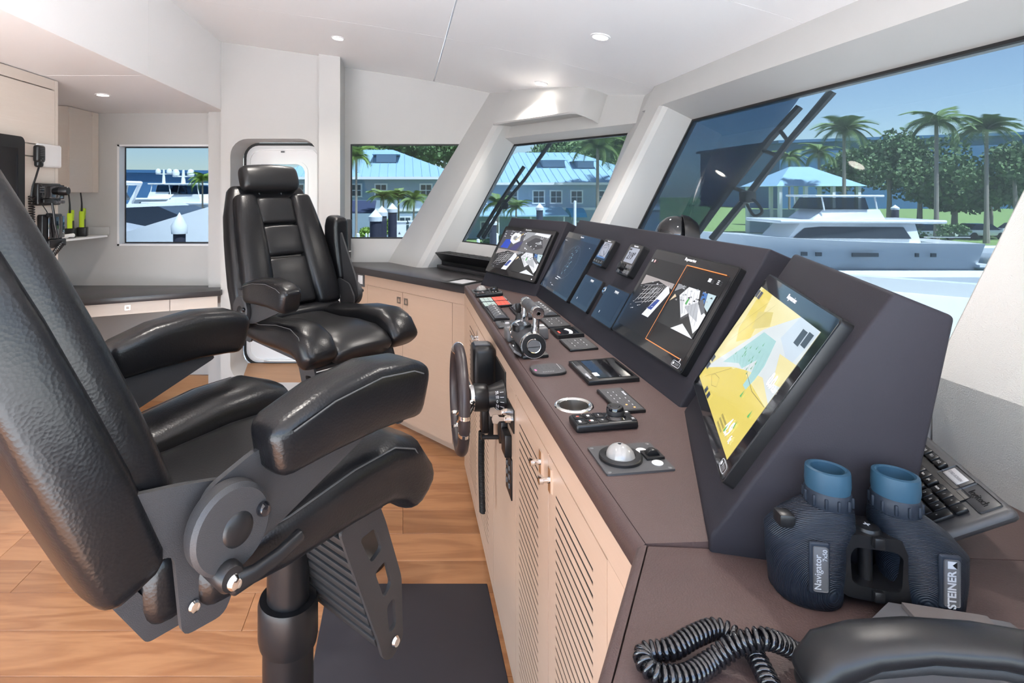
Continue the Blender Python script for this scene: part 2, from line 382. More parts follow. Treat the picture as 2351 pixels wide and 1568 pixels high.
# ---- centre front
def XG(z): return 1.231 + .5*(z-1.441)
w3 = V((.4472, 0, .8944)); m3 = V((.8944, 0, -.4472)); C0 = V((1.516, 0, 2.011))
def PC(y, s, m): return C0 + V((0, y, 0)) + w3*s + m3*m
wc = root('wall_front')
B().loft([[PC(y, 0, .03), PC(y, 0, -.178), PC(y, .42, -.178), PC(y, .42, .03)] for y in (.45, 3.09)]).build('header', 'cream', wc, 0)
B().loft([[PC(y, -.851, .03), PC(y, -.851, -.12), (1.028, y, 1.30), (1.028, y, 0), (1.2, y, 0)] for y in (1.085, 3.2)]).build('sill', 'cream', wc, 0)
def pil2(z): 
    X = XG(z); q = V((1.402, 3.397, 0)) + nA*(.5*(z-2))
    return [(X+.03, 2.85, z), (X-.16, 2.85, z), (X-.187, 2.86, z), (X-.199, 2.885, z), (X-.199, 3.045, z), (X-.19, 3.065, z), (X-.165, 3.085, z), (q.x, q.y, z), (q.x+.03, q.y+.03, z), (X+.03, 3.12, z)]
clip_below(B().loft([pil2(z) for z in (1.0, 1.5, 2.0, 2.4)]).build('pillar', 'cream', wc, 50), 1.066)
def pil3(z):
    X = XG(max(z, 1.27))
    return [(X+.03, 1.08, z), (X-.085, 1.09, z), (X-.10, 1.075, z), (X-.10, .90, z), (X-.11, .86, z), (X-.45, .357, z), (X-.30, .26, z), (X+.03, .80, z)]
clip_below(B().loft([pil3(z) for z in (1.0, 1.27, 1.6, 2.0, 2.42)]).build('pillar', 'fabric', wc, 50), 1.087)
window_unit('window_3', [PC(2.85, -.851, .005), PC(1.07, -.851, .005), PC(1.07, 0, .005), PC(2.85, 0, .005)], -m3, 'glassw')
# ---- door bulkhead aft of the column
def rrect(x0, x1, z0, z1, r, k=6):
    pts = []
    for cx, cz, a0 in ((x1-r, z0+r, -90), (x1-r, z1-r, 0), (x0+r, z1-r, 90), (x0+r, z0+r, 180)):
        for i in range(k+1):
            a = math.radians(a0 + 90*i/k); pts.append((cx+r*math.cos(a), cz+r*math.sin(a)))
    return pts
def outer_loop(pts, x0, x1, z0, z1):
    cx = sum(p[0] for p in pts)/len(pts); cz = sum(p[1] for p in pts)/len(pts); hx = (max(p[0] for p in pts)-min(p[0] for p in pts))/2; hz_ = (max(p[1] for p in pts)-min(p[1] for p in pts))/2
    r = []
    k = len(pts)//4
    for q in range(4):
        cor = [(x1, z0), (x1, z1), (x0, z1), (x0, z0)][q]
        for i in range(k):
            p = pts[q*k+i]; mid = (k-1)/2
            first, last = [((p[0], z0), (x1, p[1])), ((x1, p[1]), (p[0], z1)), ((p[0], z1), (x0, p[1])), ((x0, p[1]), (p[0], z0))][q]
            r.append(cor if i == int(mid) else (first if i < mid else last))
    return r
wd = root('wall_door')
inn = rrect(-1.30, -.645, .2, 2.035, .13); ou = outer_loop(inn, -1.372, -.615, 0, 2.80)
frame_solid(B(), [(x, 4.1, z) for x, z in ou], [(x, 4.1, z) for x, z in inn], (0, .34, 0)).build('wall_panel', 'cream', wd, 35)
B().box((-.98, 4.27, .10), (.70, .33, .20)).build('threshold', 'sill', wd, 0)
B().prism([(-1.30, 4.10, .2), (-.645, 4.10, .2), (-.645, 4.44, .235), (-1.30, 4.44, .235)], (0, 0, .004)).build('threshold_cap', 'sill', wd, 0)
door = root('door_1')
lo = rrect(-1.285, -.66, .235, 2.02, .11); wi = rrect(-1.22, -.80, 1.27, 1.86, .07)
frame_solid(B(), [(x, 4.45, z) for x, z in outer_loop(wi, -1.285, -.66, .235, 2.02)], [(x, 4.45, z) for x, z in wi], (0, .05, 0)).build('door_leaf', 'gel', door, 35)
frame_solid(B(), [(x, 4.445, z) for x, z in rrect(-1.30, -.645, .22, 2.035, .12)], [(x, 4.445, z) for x, z in rrect(-1.278, -.667, .242, 2.013, .1)], (0, .01, 0)).build('door_seal', 'gasket', door, 35)
frame_solid(B(), [(x, 4.435, z) for x, z in rrect(-1.262, -.683, .258, 1.99, .1)], [(x, 4.435, z) for x, z in rrect(-1.245, -.70, .275, 1.973, .09)], (0, .018, 0)).build('door_moulding', 'gel', door, 35)
B().prism([(x, 4.47, z) for x, z in wi], (0, .006, 0)).build('door_pane', 'glass', door, 0)
frame_solid(B(), [(x, 4.44, z) for x, z in rrect(-1.245, -.775, 1.245, 1.885, .09)], [(x, 4.44, z) for x, z in wi], (0, .012, 0)).build('window_trim', 'gel', door, 35)
B().rbox((-.98, 4.43, .262), (.30, .02, .012), .003, 2).build('door_sill_catch', 'steel', door)
B().rbox((-.98, 4.44, 1.962), (.03, .01, .012), .003, 2).build('door_badge', 'grey', door)
B().rbox((-.86, 4.425, .62), (.035, .03, .16), .008, 2).build('door_handle', 'steel', door)
# ---- left wall with window, post, oak baseboard
wl = root('wall_left')
YL = 4.28
frame_solid(B(), [(-3.3, YL, 0), (-1.35, YL, 0), (-1.35, YL, 2.27), (-3.3, YL, 2.27)], [(-2.243, YL, 1.215), (-1.47, YL, 1.215), (-1.47, YL, 2.004), (-2.243, YL, 2.004)], (0, .12, 0)).build('wall_panel', 'cream', wl, 0)
for c, d in (((-2.236, 4.325, 1.61), (.016, .1, .80)), ((-1.86, 4.325, 2.0), (.77, .1, .014)), ((-1.86, 4.325, 1.219), (.77, .1, .014))):
    B().box(c, d).build('window_reveal', 'gel', wl, 0)
window_unit('window_4', [(-2.232, 4.37, 1.222), (-1.475, 4.37, 1.222), (-1.475, 4.37, 1.998), (-2.232, 4.37, 1.998)], (0, -1, 0))
B().box((-1.408, 4.24, 1.126), (.182, .09, 2.252)).build('post', 'cream', wl, 0)
bb = root('baseboard_left')
B().box((-2.4, 4.265, .10), (1.8, .025, .20)).build('board', 'sill', bb, 0)
B().box((-2.80, 2.9, 1.13), (.06, 2.76, 2.26)).build('wall_aft', 'stone')['kind'] = 'structure'
# ---- boxed air outlet over the far front window
ab = thing('overhead_duct_box', 'cream leather covered duct box under the ceiling above the angled window', 'duct box', PA(-.55, .25, -.1))
q = lambda a, s, m: PA(a, s, m) - PA(-.55, .25, -.1)
def e_(a0, s): return a0 if a0 < -.2 else ag(s)+.012
B().loft([[q(e_(a0, s), s, m) for s, m in ((.105, -.095), (.06, -.19+k*.55), (.028, -.25+k), (.034, -.262+k), (.40+.2*a0, -.262+k), (.48+.2*a0, -.095))] for a0, k in ((.0, 0.0), (-.70, 0), (-.74, .012), (-.775, .055), (-.80, .10), (-.812, .15))]).build('cover', 'cream', ab, 40)
# ---- recessed downlights
def downlight(x, y, z, tilt, label, power):
    t_ = thing('downlight', label, 'ceiling lamp', (x, y, z), Matrix.Rotation(tilt, 3, 'Y'), 'recessed ceiling downlights')
    B().lathe([(.034, -.002), (.036, -.006), (.046, -.004), (.047, 0), (.034, .001)], 28).build('trim_ring', 'wplast', t_)
    B().lathe([(.0, .003), (.034, .003), (.034, -.0015), (.0, -.0025)], 24).build('lens', 'lamp', t_)
    l = bpy.data.lights.new('downlight_beam', 'SPOT'); l.energy = power; l.color = (1, .94, .87); l.spot_size = math.radians(100); l.spot_blend = .9; l.shadow_soft_size = .035
    lo_ = bpy.data.objects.new('downlight_beam', l); COL.objects.link(lo_); lo_.parent = t_; lo_.location = (0, 0, -.012)
def dl(x, y, label, power=13):
    sl = (ceil_z(x+.01)-ceil_z(x-.01))/.02
    downlight(x, y, ceil_z(x)-.001, -math.atan(sl), label, power)
for x, y, lb in ((-.42, 3.52, 'bright round downlight in the white ceiling nearest the door bulkhead'), (.94, 3.70, 'bright round downlight in front of the overhead duct box'),
              (.94, 2.59, 'round downlight above the middle of the console'), (-.38, 2.66, 'round downlight above the far helm chair'),
              (.94, 1.48, 'round downlight above the chart display end of the console'), (-.38, 1.3, 'round downlight above the near helm chair')):
    dl(x, y, lb)
downlight(-1.907, 3.46, 2.2525, 0, 'round downlight in the lowered ceiling beside the wall cabinets', 11)
# ================================================================== helm console
def bevel(o, r, seg=2, ang=25):
    bm = bmesh.new(); bm.from_mesh(o.data); bmesh.ops.recalc_face_normals(bm, faces=bm.faces)
    es = [e for e in bm.edges if len(e.link_faces) == 2 and e.calc_face_angle(0) > math.radians(ang)]
    bmesh.ops.bevel(bm, geom=es, offset=r, segments=seg, profile=.5, affect='EDGES', clamp_overlap=True); bm.to_mesh(o.data); bm.free()
    o.data.polygons.foreach_set('use_smooth', [True]*len(o.data.polygons)); o.data.set_sharp_from_angle(angle=math.radians(35)); return o
DZ = 1.091
def deskz(x): return DZ + .08*(x-.372)
XF = .362
# ---- cabinet under the console
cab = thing('console_cabinet', 'pale oak helm cabinet with slotted vent doors under the console', 'cabinet', (XF, 2.0, 0))
L0 = V((XF, 2.0, 0))
def cb(): 
    b = B(); b.M = Matrix.Translation(-L0); return b
cb().box((XF+.16, 1.99, .02), (.28, 2.3, .04)).build('plinth', 'dark', cab, 0)
# fixed face pieces around the four doors
def face_piece(y0, y1, z0, z1, name='face_panel'): cb().box((XF+.009, (y0+y1)/2, (z0+z1)/2), (.018, y1-y0-.001, z1-z0-.001)).build(name, 'oak', cab, 0)
DOORS = [(.967, 1.353), (1.358, 1.745), (2.185, 2.625), (2.630, 3.08)]
face_piece(.838, 3.20, .982, 1.050, 'top_rail'); face_piece(.838, 3.20, .03, .062, 'bottom_rail')
face_piece(.838, .963, .062, .982, 'stile'); face_piece(3.083, 3.20, .062, .982, 'stile'); face_piece(1.749, 2.181, .062, .982, 'centre_panel')
cb().box((XF+.045, 2.0, .50), (.01, 2.30, .92)).build('lining', 'dark', cab, 0)
def door_panel(y0, y1, s0, s1, hy, n=31, pitch=.0257, zt=.913):
    d = cb(); z0, z1 = .064, .978
    d.box((XF+.009, (y0+s0)/2, (z0+z1)/2), (.018, s0-y0, z1-z0)); d.box((XF+.009, (y1+s1)/2, (z0+z1)/2), (.018, y1-s1, z1-z0))
    d.box((XF+.009, (s0+s1)/2, (zt+z1)/2), (.018, s1-s0, z1-zt)); zb = zt - n*pitch
    d.box((XF+.009, (s0+s1)/2, (z0+zb)/2), (.018, s1-s0, zb-z0))
    o = d.build('door', 'oak', cab, 0)
    sl = None
    for i in range(n):
        zc = zt - .0066 - (pitch-.0066)/2 - i*pitch
        if sl is None:
            sl = B().prism([(-.009, 0, -.0085), (-.0075, 0, -.0085), (-.0075, 0, .0085), (-.009, 0, .0085)], (0, s1-s0, 0)).build('slat', 'oak', o, 0); k = sl
        else: k = bpy.data.objects.new('slat', sl.data); COL.objects.link(k); k.parent = o
        k.location = (.009, s0-2.0, zc)
    cb().box((XF+.004, (s0+s1)/2, (zb+zt)/2), (.004, s1-s0+.01, zt-zb+.004)).build('slot_backing', 'dark', o, 0)  # thin black sheet close behind the slats so the slots come out black
    kb = cb(); kb.box((XF-.002, hy, .926), (.004, .022, .06)); kb.lathe([(.007, 0), (.007, -.018), (.011, -.02), (.011, -.03), (.004, -.032)], 16, (XF, hy, .926), (1, 0, 0))
    kb.build('latch', 'chrome', o)
door_panel(*DOORS[0], 1.037, 1.296, 1.333); door_panel(*DOORS[1], 1.458, 1.700, 1.423)
door_panel(*DOORS[2], 2.31, 2.585, 2.605); door_panel(*DOORS[3], 2.68, 2.95, 2.65)
# ---- leather worktop, nosing, and the two wings
def slab(name, poly, z, th, m, parent, fz=None, bev=.002):
    fz = fz or (lambda x: z); top = [(x, y, fz(x)) for x, y in poly]; n = len(poly)
    b = B().add(top + [(x, y, fz(x)-th) for x, y in poly], [tuple(range(n)), tuple(range(2*n-1, n-1, -1))] + [(i, (i+1) % n, n+(i+1) % n, n+i) for i in range(n)])
    o = b.build(name, m, parent, 0); bevel(o, bev, 2); return o
wt = thing('console_worktop', 'brown leather covered helm console top holding the engine controls', 'worktop')
SHEAR = Matrix(((1, 0, 0, 0), (0, 1, 0, 0), (.08, 0, 1, DZ-.08*.372-.026), (0, 0, 0, 1)))
def plate_later(): plate2d('top', [(.373, .836), (.373, 3.152), (.45, 3.19), (.70, 3.19), (.70, .812)], [[(.429+.0372*math.cos(-2*math.pi*i/40), 1.366+.0372*math.sin(-2*math.pi*i/40)) for i in range(40)]], .052, SHEAR, 'desk', wt)
slab('rear_shelf', [(.695, .812), (.695, 3.17), (.80, 3.17), (1.03, 3.0), (1.03, 1.085), (1.12, 1.085), (1.12, .786)], DZ, .035, 'desk', wt)
prof = [(.3715, 0), (.366, -.0008), (.361, -.0035), (.3575, -.008), (.356, -.014), (.3555, -.041), (.358, -.043), (.3715, -.043)]
B().loft([[V((x, y + (.372-x)*k, DZ+z)) for x, z in prof] for y, k in ((.835, -.65), (3.155, .75))]).build('nosing', 'desk', wt, 60)
for y in (.8355,): pass
cup = None
wn = thing('wing_worktop', 'brown leather desk wing carrying the telephone handset and binoculars', 'worktop')
slab('top', [(.374, .831), (.248, .627), (-.02, .20), (-.02, -.15), (1.12, -.15), (1.12, .785)], DZ, .035, 'desk', wn)
wd_ = V((-.126, -.204, 0)).normalized(); wn_ = V((-wd_.y*-1, wd_.x*-1, 0)); nrm = V((wd_.y, -wd_.x, 0))
if nrm.x > 0: nrm = -nrm
e0 = V((.3725, .8315, DZ)); e1 = e0 + wd_*.75
B().loft([[p + nrm*(.3715-x) + V((0, 0, z)) for x, z in prof] for p in (e0, e1)]).build('nosing', 'desk', wn, 60)
wcab = thing('wing_cabinet', 'pale oak cabinet below the desk wing with small dark socket plate', 'cabinet', (.4, .5, 0))
b = B(); b.M = Matrix.Translation((-.4, -.5, 0)); c0 = e0 - nrm*.008 + V((0, 0, -DZ)); c1 = e1 - nrm*.008 + V((0, 0, -DZ))
b.prism([c0 + V((0, 0, .03)), c1 + V((0, 0, .03)), c1 - nrm*.3 + V((0, 0, .03)), c0 - nrm*.3 + V((0, 0, .03))], (0, 0, 1.02)).build('body', 'oak', wcab, 0)
B().box((XF-.003-.4, .875-.5, .89), (.006, .05, .075)).build('socket_plate', 'plate', wcab, 0)
# ---- far counter and its cabinet
fc = thing('side_counter', 'dark solid counter running from the console to the side window', 'worktop')
CZ = 1.071
cpoly = [(.362, 3.28), (-.464, 4.226), (-.464, 4.376), (.10, 4.37), (.50, 3.85), (.90, 3.22), (.42, 3.22)]
slab('top', cpoly, CZ, .05, 'counter', fc, None, .004)
fcab = thing('side_cabinet', 'pale oak double door cupboard beneath the dark side counter', 'cabinet', (-.05, 3.8, 0))
dF = (V((-.44, 4.20, 0)) - V((.362, 3.28, 0))).normalized(); nF = V((-dF.y, dF.x, 0))
if nF.y > 0: nF = -nF
f0 = V((.385, 3.28, 0)) - V((-.05, 3.8, 0)) - nF*.012
def fpt(a, m=0): return f0 + dF*a - nF*m
def fpiece(name, a0, a1, z0, z1, m0=0, th=.02, mt='oak'):
    return B().prism([fpt(a0, m0)+V((0, 0, z0)), fpt(a1, m0)+V((0, 0, z0)), fpt(a1, m0+th)+V((0, 0, z0)), fpt(a0, m0+th)+V((0, 0, z0))], (0, 0, z1-z0)).build(name, mt, fcab, 0)
fpiece('carcass', 0, 1.2, .06, 1.02, .021, .25); fpiece('plinth', .0, 1.2, 0, .06, .05, .2, 'oak')
fpiece('top_rail', 0, 1.2, .945, 1.02); fpiece('stile', 0, .13, .062, .944); fpiece('stile', 1.0, 1.2, .062, .944)
for a0, a1, hk in ((.133, .60, .565), (.603, .998, .64)):
    o = fpiece('door', a0, a1, .062, .943)
    h0 = fpt(hk) + V((0, 0, .885))
    frame_solid(B(), [h0 + dF*x + V((0, 0, z)) + nF*.001 for x, z in ((-.018, -.022), (.018, -.022), (.018, .022), (-.018, .022))], [h0 + dF*x + V((0, 0, z)) + nF*.001 for x, z in ((-.010, -.013), (.010, -.013), (.010, .013), (-.010, .013))], nF*.004).build('flush_latch', 'steel', o, 0)
def switch_plate(a, label):
    p = fpt(a) + V((-.05, 3.8, 0)) + V((0, 0, .975)); R = axes(-dF, V((0, 0, 1)), nF)
    t_ = thing('switch_plate', label, 'wall switch', p, R)
    frame_solid(B(), [(x, y, 0) for x, y in ((-.047, -.05), (.047, -.05), (.047, .05), (-.047, .05))], [(x, y, 0) for x, y in ((-.03, -.033), (.03, -.033), (.03, .033), (-.03, .033))], (0, 0, .007)).build('surround', 'grey', t_, 0)
    B().rbox((0, 0, .003), (.058, .064, .008), .002, 2).build('rocker', 'wplast', t_)
switch_plate(1.08, 'grey framed white rocker switch at the end of the oak cupboard'); switch_plate(1.180, 'grey framed white rocker switch tucked behind the raised armrest')
# ---- three leather instrument pods
def pod_frame(P0, u):
    u = V((u[0], u[1], 0)).normalized(); back = V((-u.y, u.x, 0)); v = (back*.493 + V((0, 0, .870))).normalized()
    return V(P0), u, v, u.cross(v), back
PZ = 1.114
FC = pod_frame((.663, 2.708, PZ), (0, -1)); FN = pod_frame((.664, 1.287, PZ), (-.196, -.453)); FF = pod_frame((.448, 3.148, PZ-.014), (.204, -.451))
def pod(F, L, label, skew=0):
    P, u, v, n, bk = F
    t_ = thing('instrument_pod', label, 'console pod', P, axes(u, bk, V((0, 0, 1))))
    poly = [(0, -.001, -.028), (0, 0, 0), (0, .2165, .382), (0, .285, .352), (0, .238, 0), (0, .236, -.028)]
    o = B().loft([poly, [(L-skew*max(0, y-.567*max(z, 0)), y, z) for x, y, z in poly]]).build('shell', 'pod', t_, 0); bevel(o, .006, 3); return t_
pod(FC, 1.402, 'long charcoal leather pod in the middle holding radar and camera displays')
pod(FN, .513, 'charcoal leather pod angled beside the binoculars holding the chart display', .167)
pod(FF, .487, 'charcoal leather pod beside the side counter holding the four way camera display')
# ================================================================== displays
SC = {}
def sc(col, e=.75):
    k = (tuple(round(c, 3) for c in col), e)
    if k not in SC: SC[k] = mat('screen_%d' % len(SC), col, .12, emit=e*.25)
    if k in SC: 
        b = SC[k].node_tree.nodes['Principled BSDF']; b.inputs['Base Color'].default_value = (*[c*.15 for c in col], 1)
    return SC[k]
class G:
    """flat picture on a lit screen: layers of polygons in local x,y"""
    def __init__(s, r, x0, y0, w, h, z): s.r = r; s.o = (x0, y0, w, h); s.z = z; s.L = {}; s.k = 0
    def p(s, col, pts, e=.75, lay=None):
        s.k += 1; z = s.z + .00004*s.k; x0, y0, w, h = s.o
        key = (tuple(round(c, 3) for c in col), e); s.L.setdefault(key, B()).add([(x0+a*w, y0+b*h, z) for a, b in pts], [tuple(range(len(pts)))]); return s
    def r_(s, col, a0, b0, a1, b1, e=.75): return s.p(col, [(a0, b0), (a1, b0), (a1, b1), (a0, b1)], e)
    def line(s, col, pts, t=.004, e=.75):
        x0, y0, w, h = s.o
        for (a, b), (c, d) in zip(pts, pts[1:]):
            dx, dy = (c-a)*w, (d-b)*h; L = math.hypot(dx, dy) or 1; nx, ny = -dy/L*t/2/w, dx/L*t/2/h
            s.p(col, [(a-nx, b-ny), (c-nx, d-ny), (c+nx, d+ny), (a+nx, b+ny)], e)
        return s
    def done(s, name='screen_image'):
        for (c, e), b in s.L.items(): b.build(name, sc(c, e), s.r, 0)['kind'] = 'stuff'
def display(F, u0, u1, v0, v1, label, th=.016, name='display', cat='display', group=None, r=.008):
    P, u, v, n, bk = F
    w, h = u1-u0, v1-v0
    t_ = thing(name, label, cat, P + u*u0 + v*v0, axes(u, v, n), group)
    B().rbox((w/2, h/2, th/2), (w, h, th), r, 3, only=2).build('housing', 'blackp', t_)
    B().rbox((w/2, h/2, th+.0006), (w-.006, h-.006, .0016), r*.8, 3, only=2).build('glass_face', 'blackg', t_)
    return t_, w, h, th+.0016
W_ = (.85, .87, .92); GR = (.30, .31, .33); DG = (.035, .036, .04)
def feed(g, x0, y0, x1, y1, kind):
    def q(a, b): return (x0+(x1-x0)*a, y0+(y1-y0)*b)
    def P_(c, *pts): g.p(c, [q(a, b) for a, b in pts])
    rn = random.Random(kind*13+5)
    if kind == 0:      # mooring deck with a windlass
        P_((.10, .10, .12), (0, 0), (1, 0), (1, 1), (0, 1)); P_((.03, .08, .55), (.1, .05), (.45, .05), (.5, .55), (.2, .5)); P_((.06, .06, .2), (.5, 0), (.85, 0), (1, .5), (.8, .4))
        P_(W_, (.42, .45), (.62, .3), (.85, .5), (.78, .85), (.5, .9), (.38, .7)); P_(GR, (.52, .55), (.65, .5), (.7, .65), (.6, .75), (.5, .68)); P_((.8, .6, .2), (.62, .5), (.66, .5), (.88, .9), (.85, .9))
        for i in range(26): a, b = rn.random(), .55+.45*rn.random(); P_(rn.choice([W_, GR, (.55, .57, .6)]), (a, b), (min(1, a+.09), b), (min(1, a+.06), min(1, b+.05)))
    elif kind == 1:    # wide grey fisheye of the deck
        P_((.16, .16, .17), (0, 0), (1, 0), (1, 1), (0, 1)); P_((.36, .37, .4), (0, .5), (.3, .85), (.7, .92), (1, .8), (1, 1), (0, 1)); P_(W_, (.35, .9), (.95, .8), (1, .95), (.4, 1))
        P_((.07, .07, .08), (.15, .4), (.45, .75), (.75, .7), (.9, .3), (.6, .15)); P_(GR, (.55, .5), (.75, .6), (.82, .45), (.65, .42))
        for i in range(14): a, b = rn.random()*.8, rn.random()*.6; P_(W_, (a, b), (a+.05, b), (a+.03, b+.05))
    elif kind == 2:    # side deck with rails
        P_((.02, .02, .025), (0, 0), (1, 0), (1, 1), (0, 1)); P_(W_, (.55, 0), (.78, 0), (1, .75), (.85, .95)); P_((.05, .09, .35), (.6, .2), (.75, .2), (.85, .5), (.75, .5))
        P_((.4, .36, .36), (0, .7), (.5, .95), (1, .85), (1, 1), (0, 1))
        for i in range(7): g.line((.7, .7, .72), [q(.1+.09*i, .25+.05*(i % 3)), q(.3+.09*i, .75+.04*(i % 2))], .0016)
        for i in range(5): g.line((.55, .55, .58), [q(.15, .2+.13*i), q(.7, .45+.11*i)], .0013)
        for i in range(9): g.line((.8, .8, .82), [q(.5+.05*i, .78+.02*i), q(.30+.08*i, .35+.03*i)], .0010)
        for i in range(22): a, b = rn.random()*.9, rn.random()*.9; P_(rn.choice([W_, GR, (.5, .5, .53)]), (a, b), (a+.04, b), (a+.06, b+.03))
    else:              # aft deck, white mouldings
        P_((.04, .042, .045), (0, 0), (1, 0), (1, 1), (0, 1)); P_(W_, (.18, .75), (.5, .3), (.62, .45), (.95, .1), (1, .25), (1, .55), (.7, .75), (.6, 1), (.3, 1))
        P_((.5, .52, .56), (.45, .55), (.62, .45), (.9, .35), (.7, .75)); P_((.10, .10, .11), (.5, .3), (.52, .25), (.66, .42), (.62, .46)); P_(W_, (.4, 0), (.62, .2), (1, .0))
        P_((.08, .2, .5), (.72, .8), (.85, .75), (.8, .98), (.68, 1)); P_((.75, .6, .42), (0, .55), (.12, .7), (.05, .75)); P_((.55, .7, .75), (.88, .7), (1, .62), (1, 1), (.8, 1)); P_((.1, .45, .12), (.42, .62), (.47, .6), (.47, .75), (.43, .75))
        for i in range(6): g.line((.25, .26, .28), [q(.2+.1*i, .98-.02*i), q(.45+.09*i, .45-.04*i)], .0009)
        P_((.16, .17, .19), (.70, .74), (.92, .52), (.96, .60), (.76, .86)); P_((.62, .64, .67), (.22, .72), (.48, .36), (.50, .42), (.27, .76)); P_((.3, .31, .34), (.0, .8), (.2, .95), (.1, 1), (0, 1))
        for i in range(26): a, b = .1+.85*rn.random(), .55+.43*rn.random(); P_(rn.choice([GR, DG, (.5, .52, .55)]), (a, b), (a+.07, b), (a+.04, b+.04))
# far pod: four camera pictures
t_, w, h, z = display(FF, .010, .462, .078, .373, 'wide black display on the pod by the side counter showing four camera pictures')
g = G(t_, .028, .034, .40, .236, z)
for i, k in enumerate((2, 3, 0, 1)): feed(g, .5*(i % 2), .5*(i//2), .5*(i % 2)+.5, .5*(i//2)+.5, k)
g.line(W_, [(.84, .86), (.88, .86), (.88, .94), (.84, .94), (.84, .86)], .002); g.line(W_, [(.92, .90), (.92, .94), (.96, .94), (.96, .86)], .002); g.done()
text('Raymarine', .012, T(w/2, h-.012, z+.0002), 'print_', t_)
B().lathe([(.0, .0005), (.004, .0005), (.004, 0)], 12, (w-.03, .014, z)).build('power_mark', 'print_', t_)
# centre pod: radar
t_, w, h, z = display(FC, .002, .446, .060, .362, 'large display at the far end of the middle pod showing a radar ring')
g = G(t_, .012, .014, w-.024, h-.045, z)
g.r_((.012, .016, .03), 0, 0, 1, 1, .5)
for k in range(40):
    a0, a1 = 2*math.pi*k/40, 2*math.pi*(k+.7)/40; g.line((.25, .32, .42), [(.52+.22*math.cos(a0), .56+.33*math.sin(a0)), (.52+.22*math.cos(a1), .56+.33*math.sin(a1))], .0012)
rn = random.Random(3)
for k in range(40):
    a = .45+.14*rn.random(); b = .3+.55*rn.random(); g.p((.35, .6, .75), [(a, b), (a+.012*rn.random()+.004, b), (a+.006, b+.02)])
for a, b, ww in ((.42, .24, .12), (.40, .20, .05), (.46, .20, .03), (.33, .08, .02), (.40, .06, .04), (.05, .93, .02), (.09, .93, .015), (.88, .9, .015)): g.r_(W_, a, b, a+ww, b+.014)
g.done(); text('Raymarine', .010, T(w/2, h-.014, z+.0002), 'print_', t_)
# two engine displays
for u0, u1, lb in ((.466, .664, 'small flat engine display beside the radar display'), (.714, .908, 'small flat engine display next to the two picture camera display')):
    t_, w, h, z = display(FC, u0, u1, .066, .203, lb, .010, 'engine_display', 'display', 'engine displays')
    G(t_, .03, .02, w-.06, h-.048, z).r_((.020, .030, .050), 0, 0, 1, 1, .6).r_(W_, .12, .1, .15, .2).done(); text('MAN', .014, T(w/2, h-.017, z+.0002), 'print_', t_)
# round stop button between them
bt = thing('chrome_push_button', 'small round chrome push button between the two engine displays', 'button', FC[0] + FC[1]*.690 + FC[2]*.176, axes(FC[1], FC[2], FC[3]))
B().lathe([(.0, .006), (.011, .006), (.0125, .003), (.014, .003), (.014, 0)], 24).build('bezel', 'chrome', bt); B().box((0, 0, .0065), (.012, .005, .002)).build('mark', 'blackp', bt, 0)
# two instruments
t_, w, h, z = display(FC, .491, .600, .250, .367, 'small instrument with grey wind dial above the engine displays', .020, 'instrument', 'instrument', None, .01)
B().rbox((w/2, .068, z), (.078, .068, .001), .003, 2, only=2).build('lcd', 'meter', t_)
g = G(t_, .0155, .034, .078, .068, z+.0008); K_ = (.03, .03, .04)
g.line(K_, [(.3, .1), (.12, .35), (.12, .65), (.3, .9), (.7, .9), (.88, .65), (.88, .35), (.7, .1), (.3, .1)], .0016).line(K_, [(.5, .45), (.78, .2)], .002).line(K_, [(.3, .62), (.7, .7)], .001).r_((.12, .25, .55), 0, 0, 1, .07)
for k in range(10): g.r_(K_, .2+.06*k, .78, .22+.06*k, .82)
g.done()
for k in range(4): B().rbox((.017+.025*k, .017, z), (.020, .017, .004), .002, 2).build('key', 'blackp', t_)
for k in range(4): G(t_, .012+.025*k, .014, .01, .006, z+.0026).line(W_, [(0, 0), (.5, 1), (1, 0)], .001).done('key_mark')
text('Raymarine', .008, T(w/2, h-.009, z+.0002), 'print_', t_)
t_, w, h, z = display(FC, .740, .850, .250, .370, 'small autopilot instrument reading 219 degrees with a rotary knob', .022, 'autopilot_head', 'instrument', None, .01)
B().rbox((w/2, .076, z), (.074, .058, .001), .003, 2, only=2).build('lcd', 'meter', t_)
text('219°', .040, T(w/2, .072, z+.0008), 'blackp', t_, 'heading_figures', sx=.72); G(t_, .02, .094, .018, .006, z+.0008).r_(K_, 0, 0, 1, 1).done('lcd_mark')
B().lathe([(.0, .014), (.012, .014), (.014, .012), (.015, 0)], 24, (.034, .028, z)).build('rotary_knob', 'blackp', t_)
for k, (a, b_) in enumerate(((.07, .034), (.07, .013), (.092, .034), (.092, .013), (.02, .010))): B().rbox((a, b_, z), (.018, .014, .004), .002, 2).build('key', 'grey', t_)
text('Raymarine', .008, T(w/2, h-.008, z+.0002), 'print_', t_)
# big two picture display
t_, w, h, z = display(FC, .924, 1.370, .070, .373, 'large display on the middle pod showing two cameras with an orange outline')
g = G(t_, 0, 0, w, h, z); ux = lambda u: (u-.924)/w; vy = lambda v: (v-.070)/h
g.r_((.022, .022, .026), .04, .10, .96, .89, .5)
feed(g, ux(.952), vy(.158), ux(1.135), vy(.279), 2); feed(g, ux(1.158), vy(.160), ux(1.343), vy(.284), 3)
g.line((.95, .33, .10), [(ux(1.342), vy(.342)), (ux(1.150), vy(.342)), (ux(1.150), vy(.101)), (ux(1.342), vy(.101))], .0026)
g.r_(W_, .05, .84, .065, .868).r_((.8, .5, .5), .085, .84, .105, .87).r_(W_, .80, .80, .83, .835).r_(W_, .89, .80, .91, .808).r_(W_, .89, .815, .91, .823).r_(W_, .89, .83, .91, .838); g.done()
text('Raymarine', .014, T(w/2, h-.013, z+.0002), 'print_', t_)
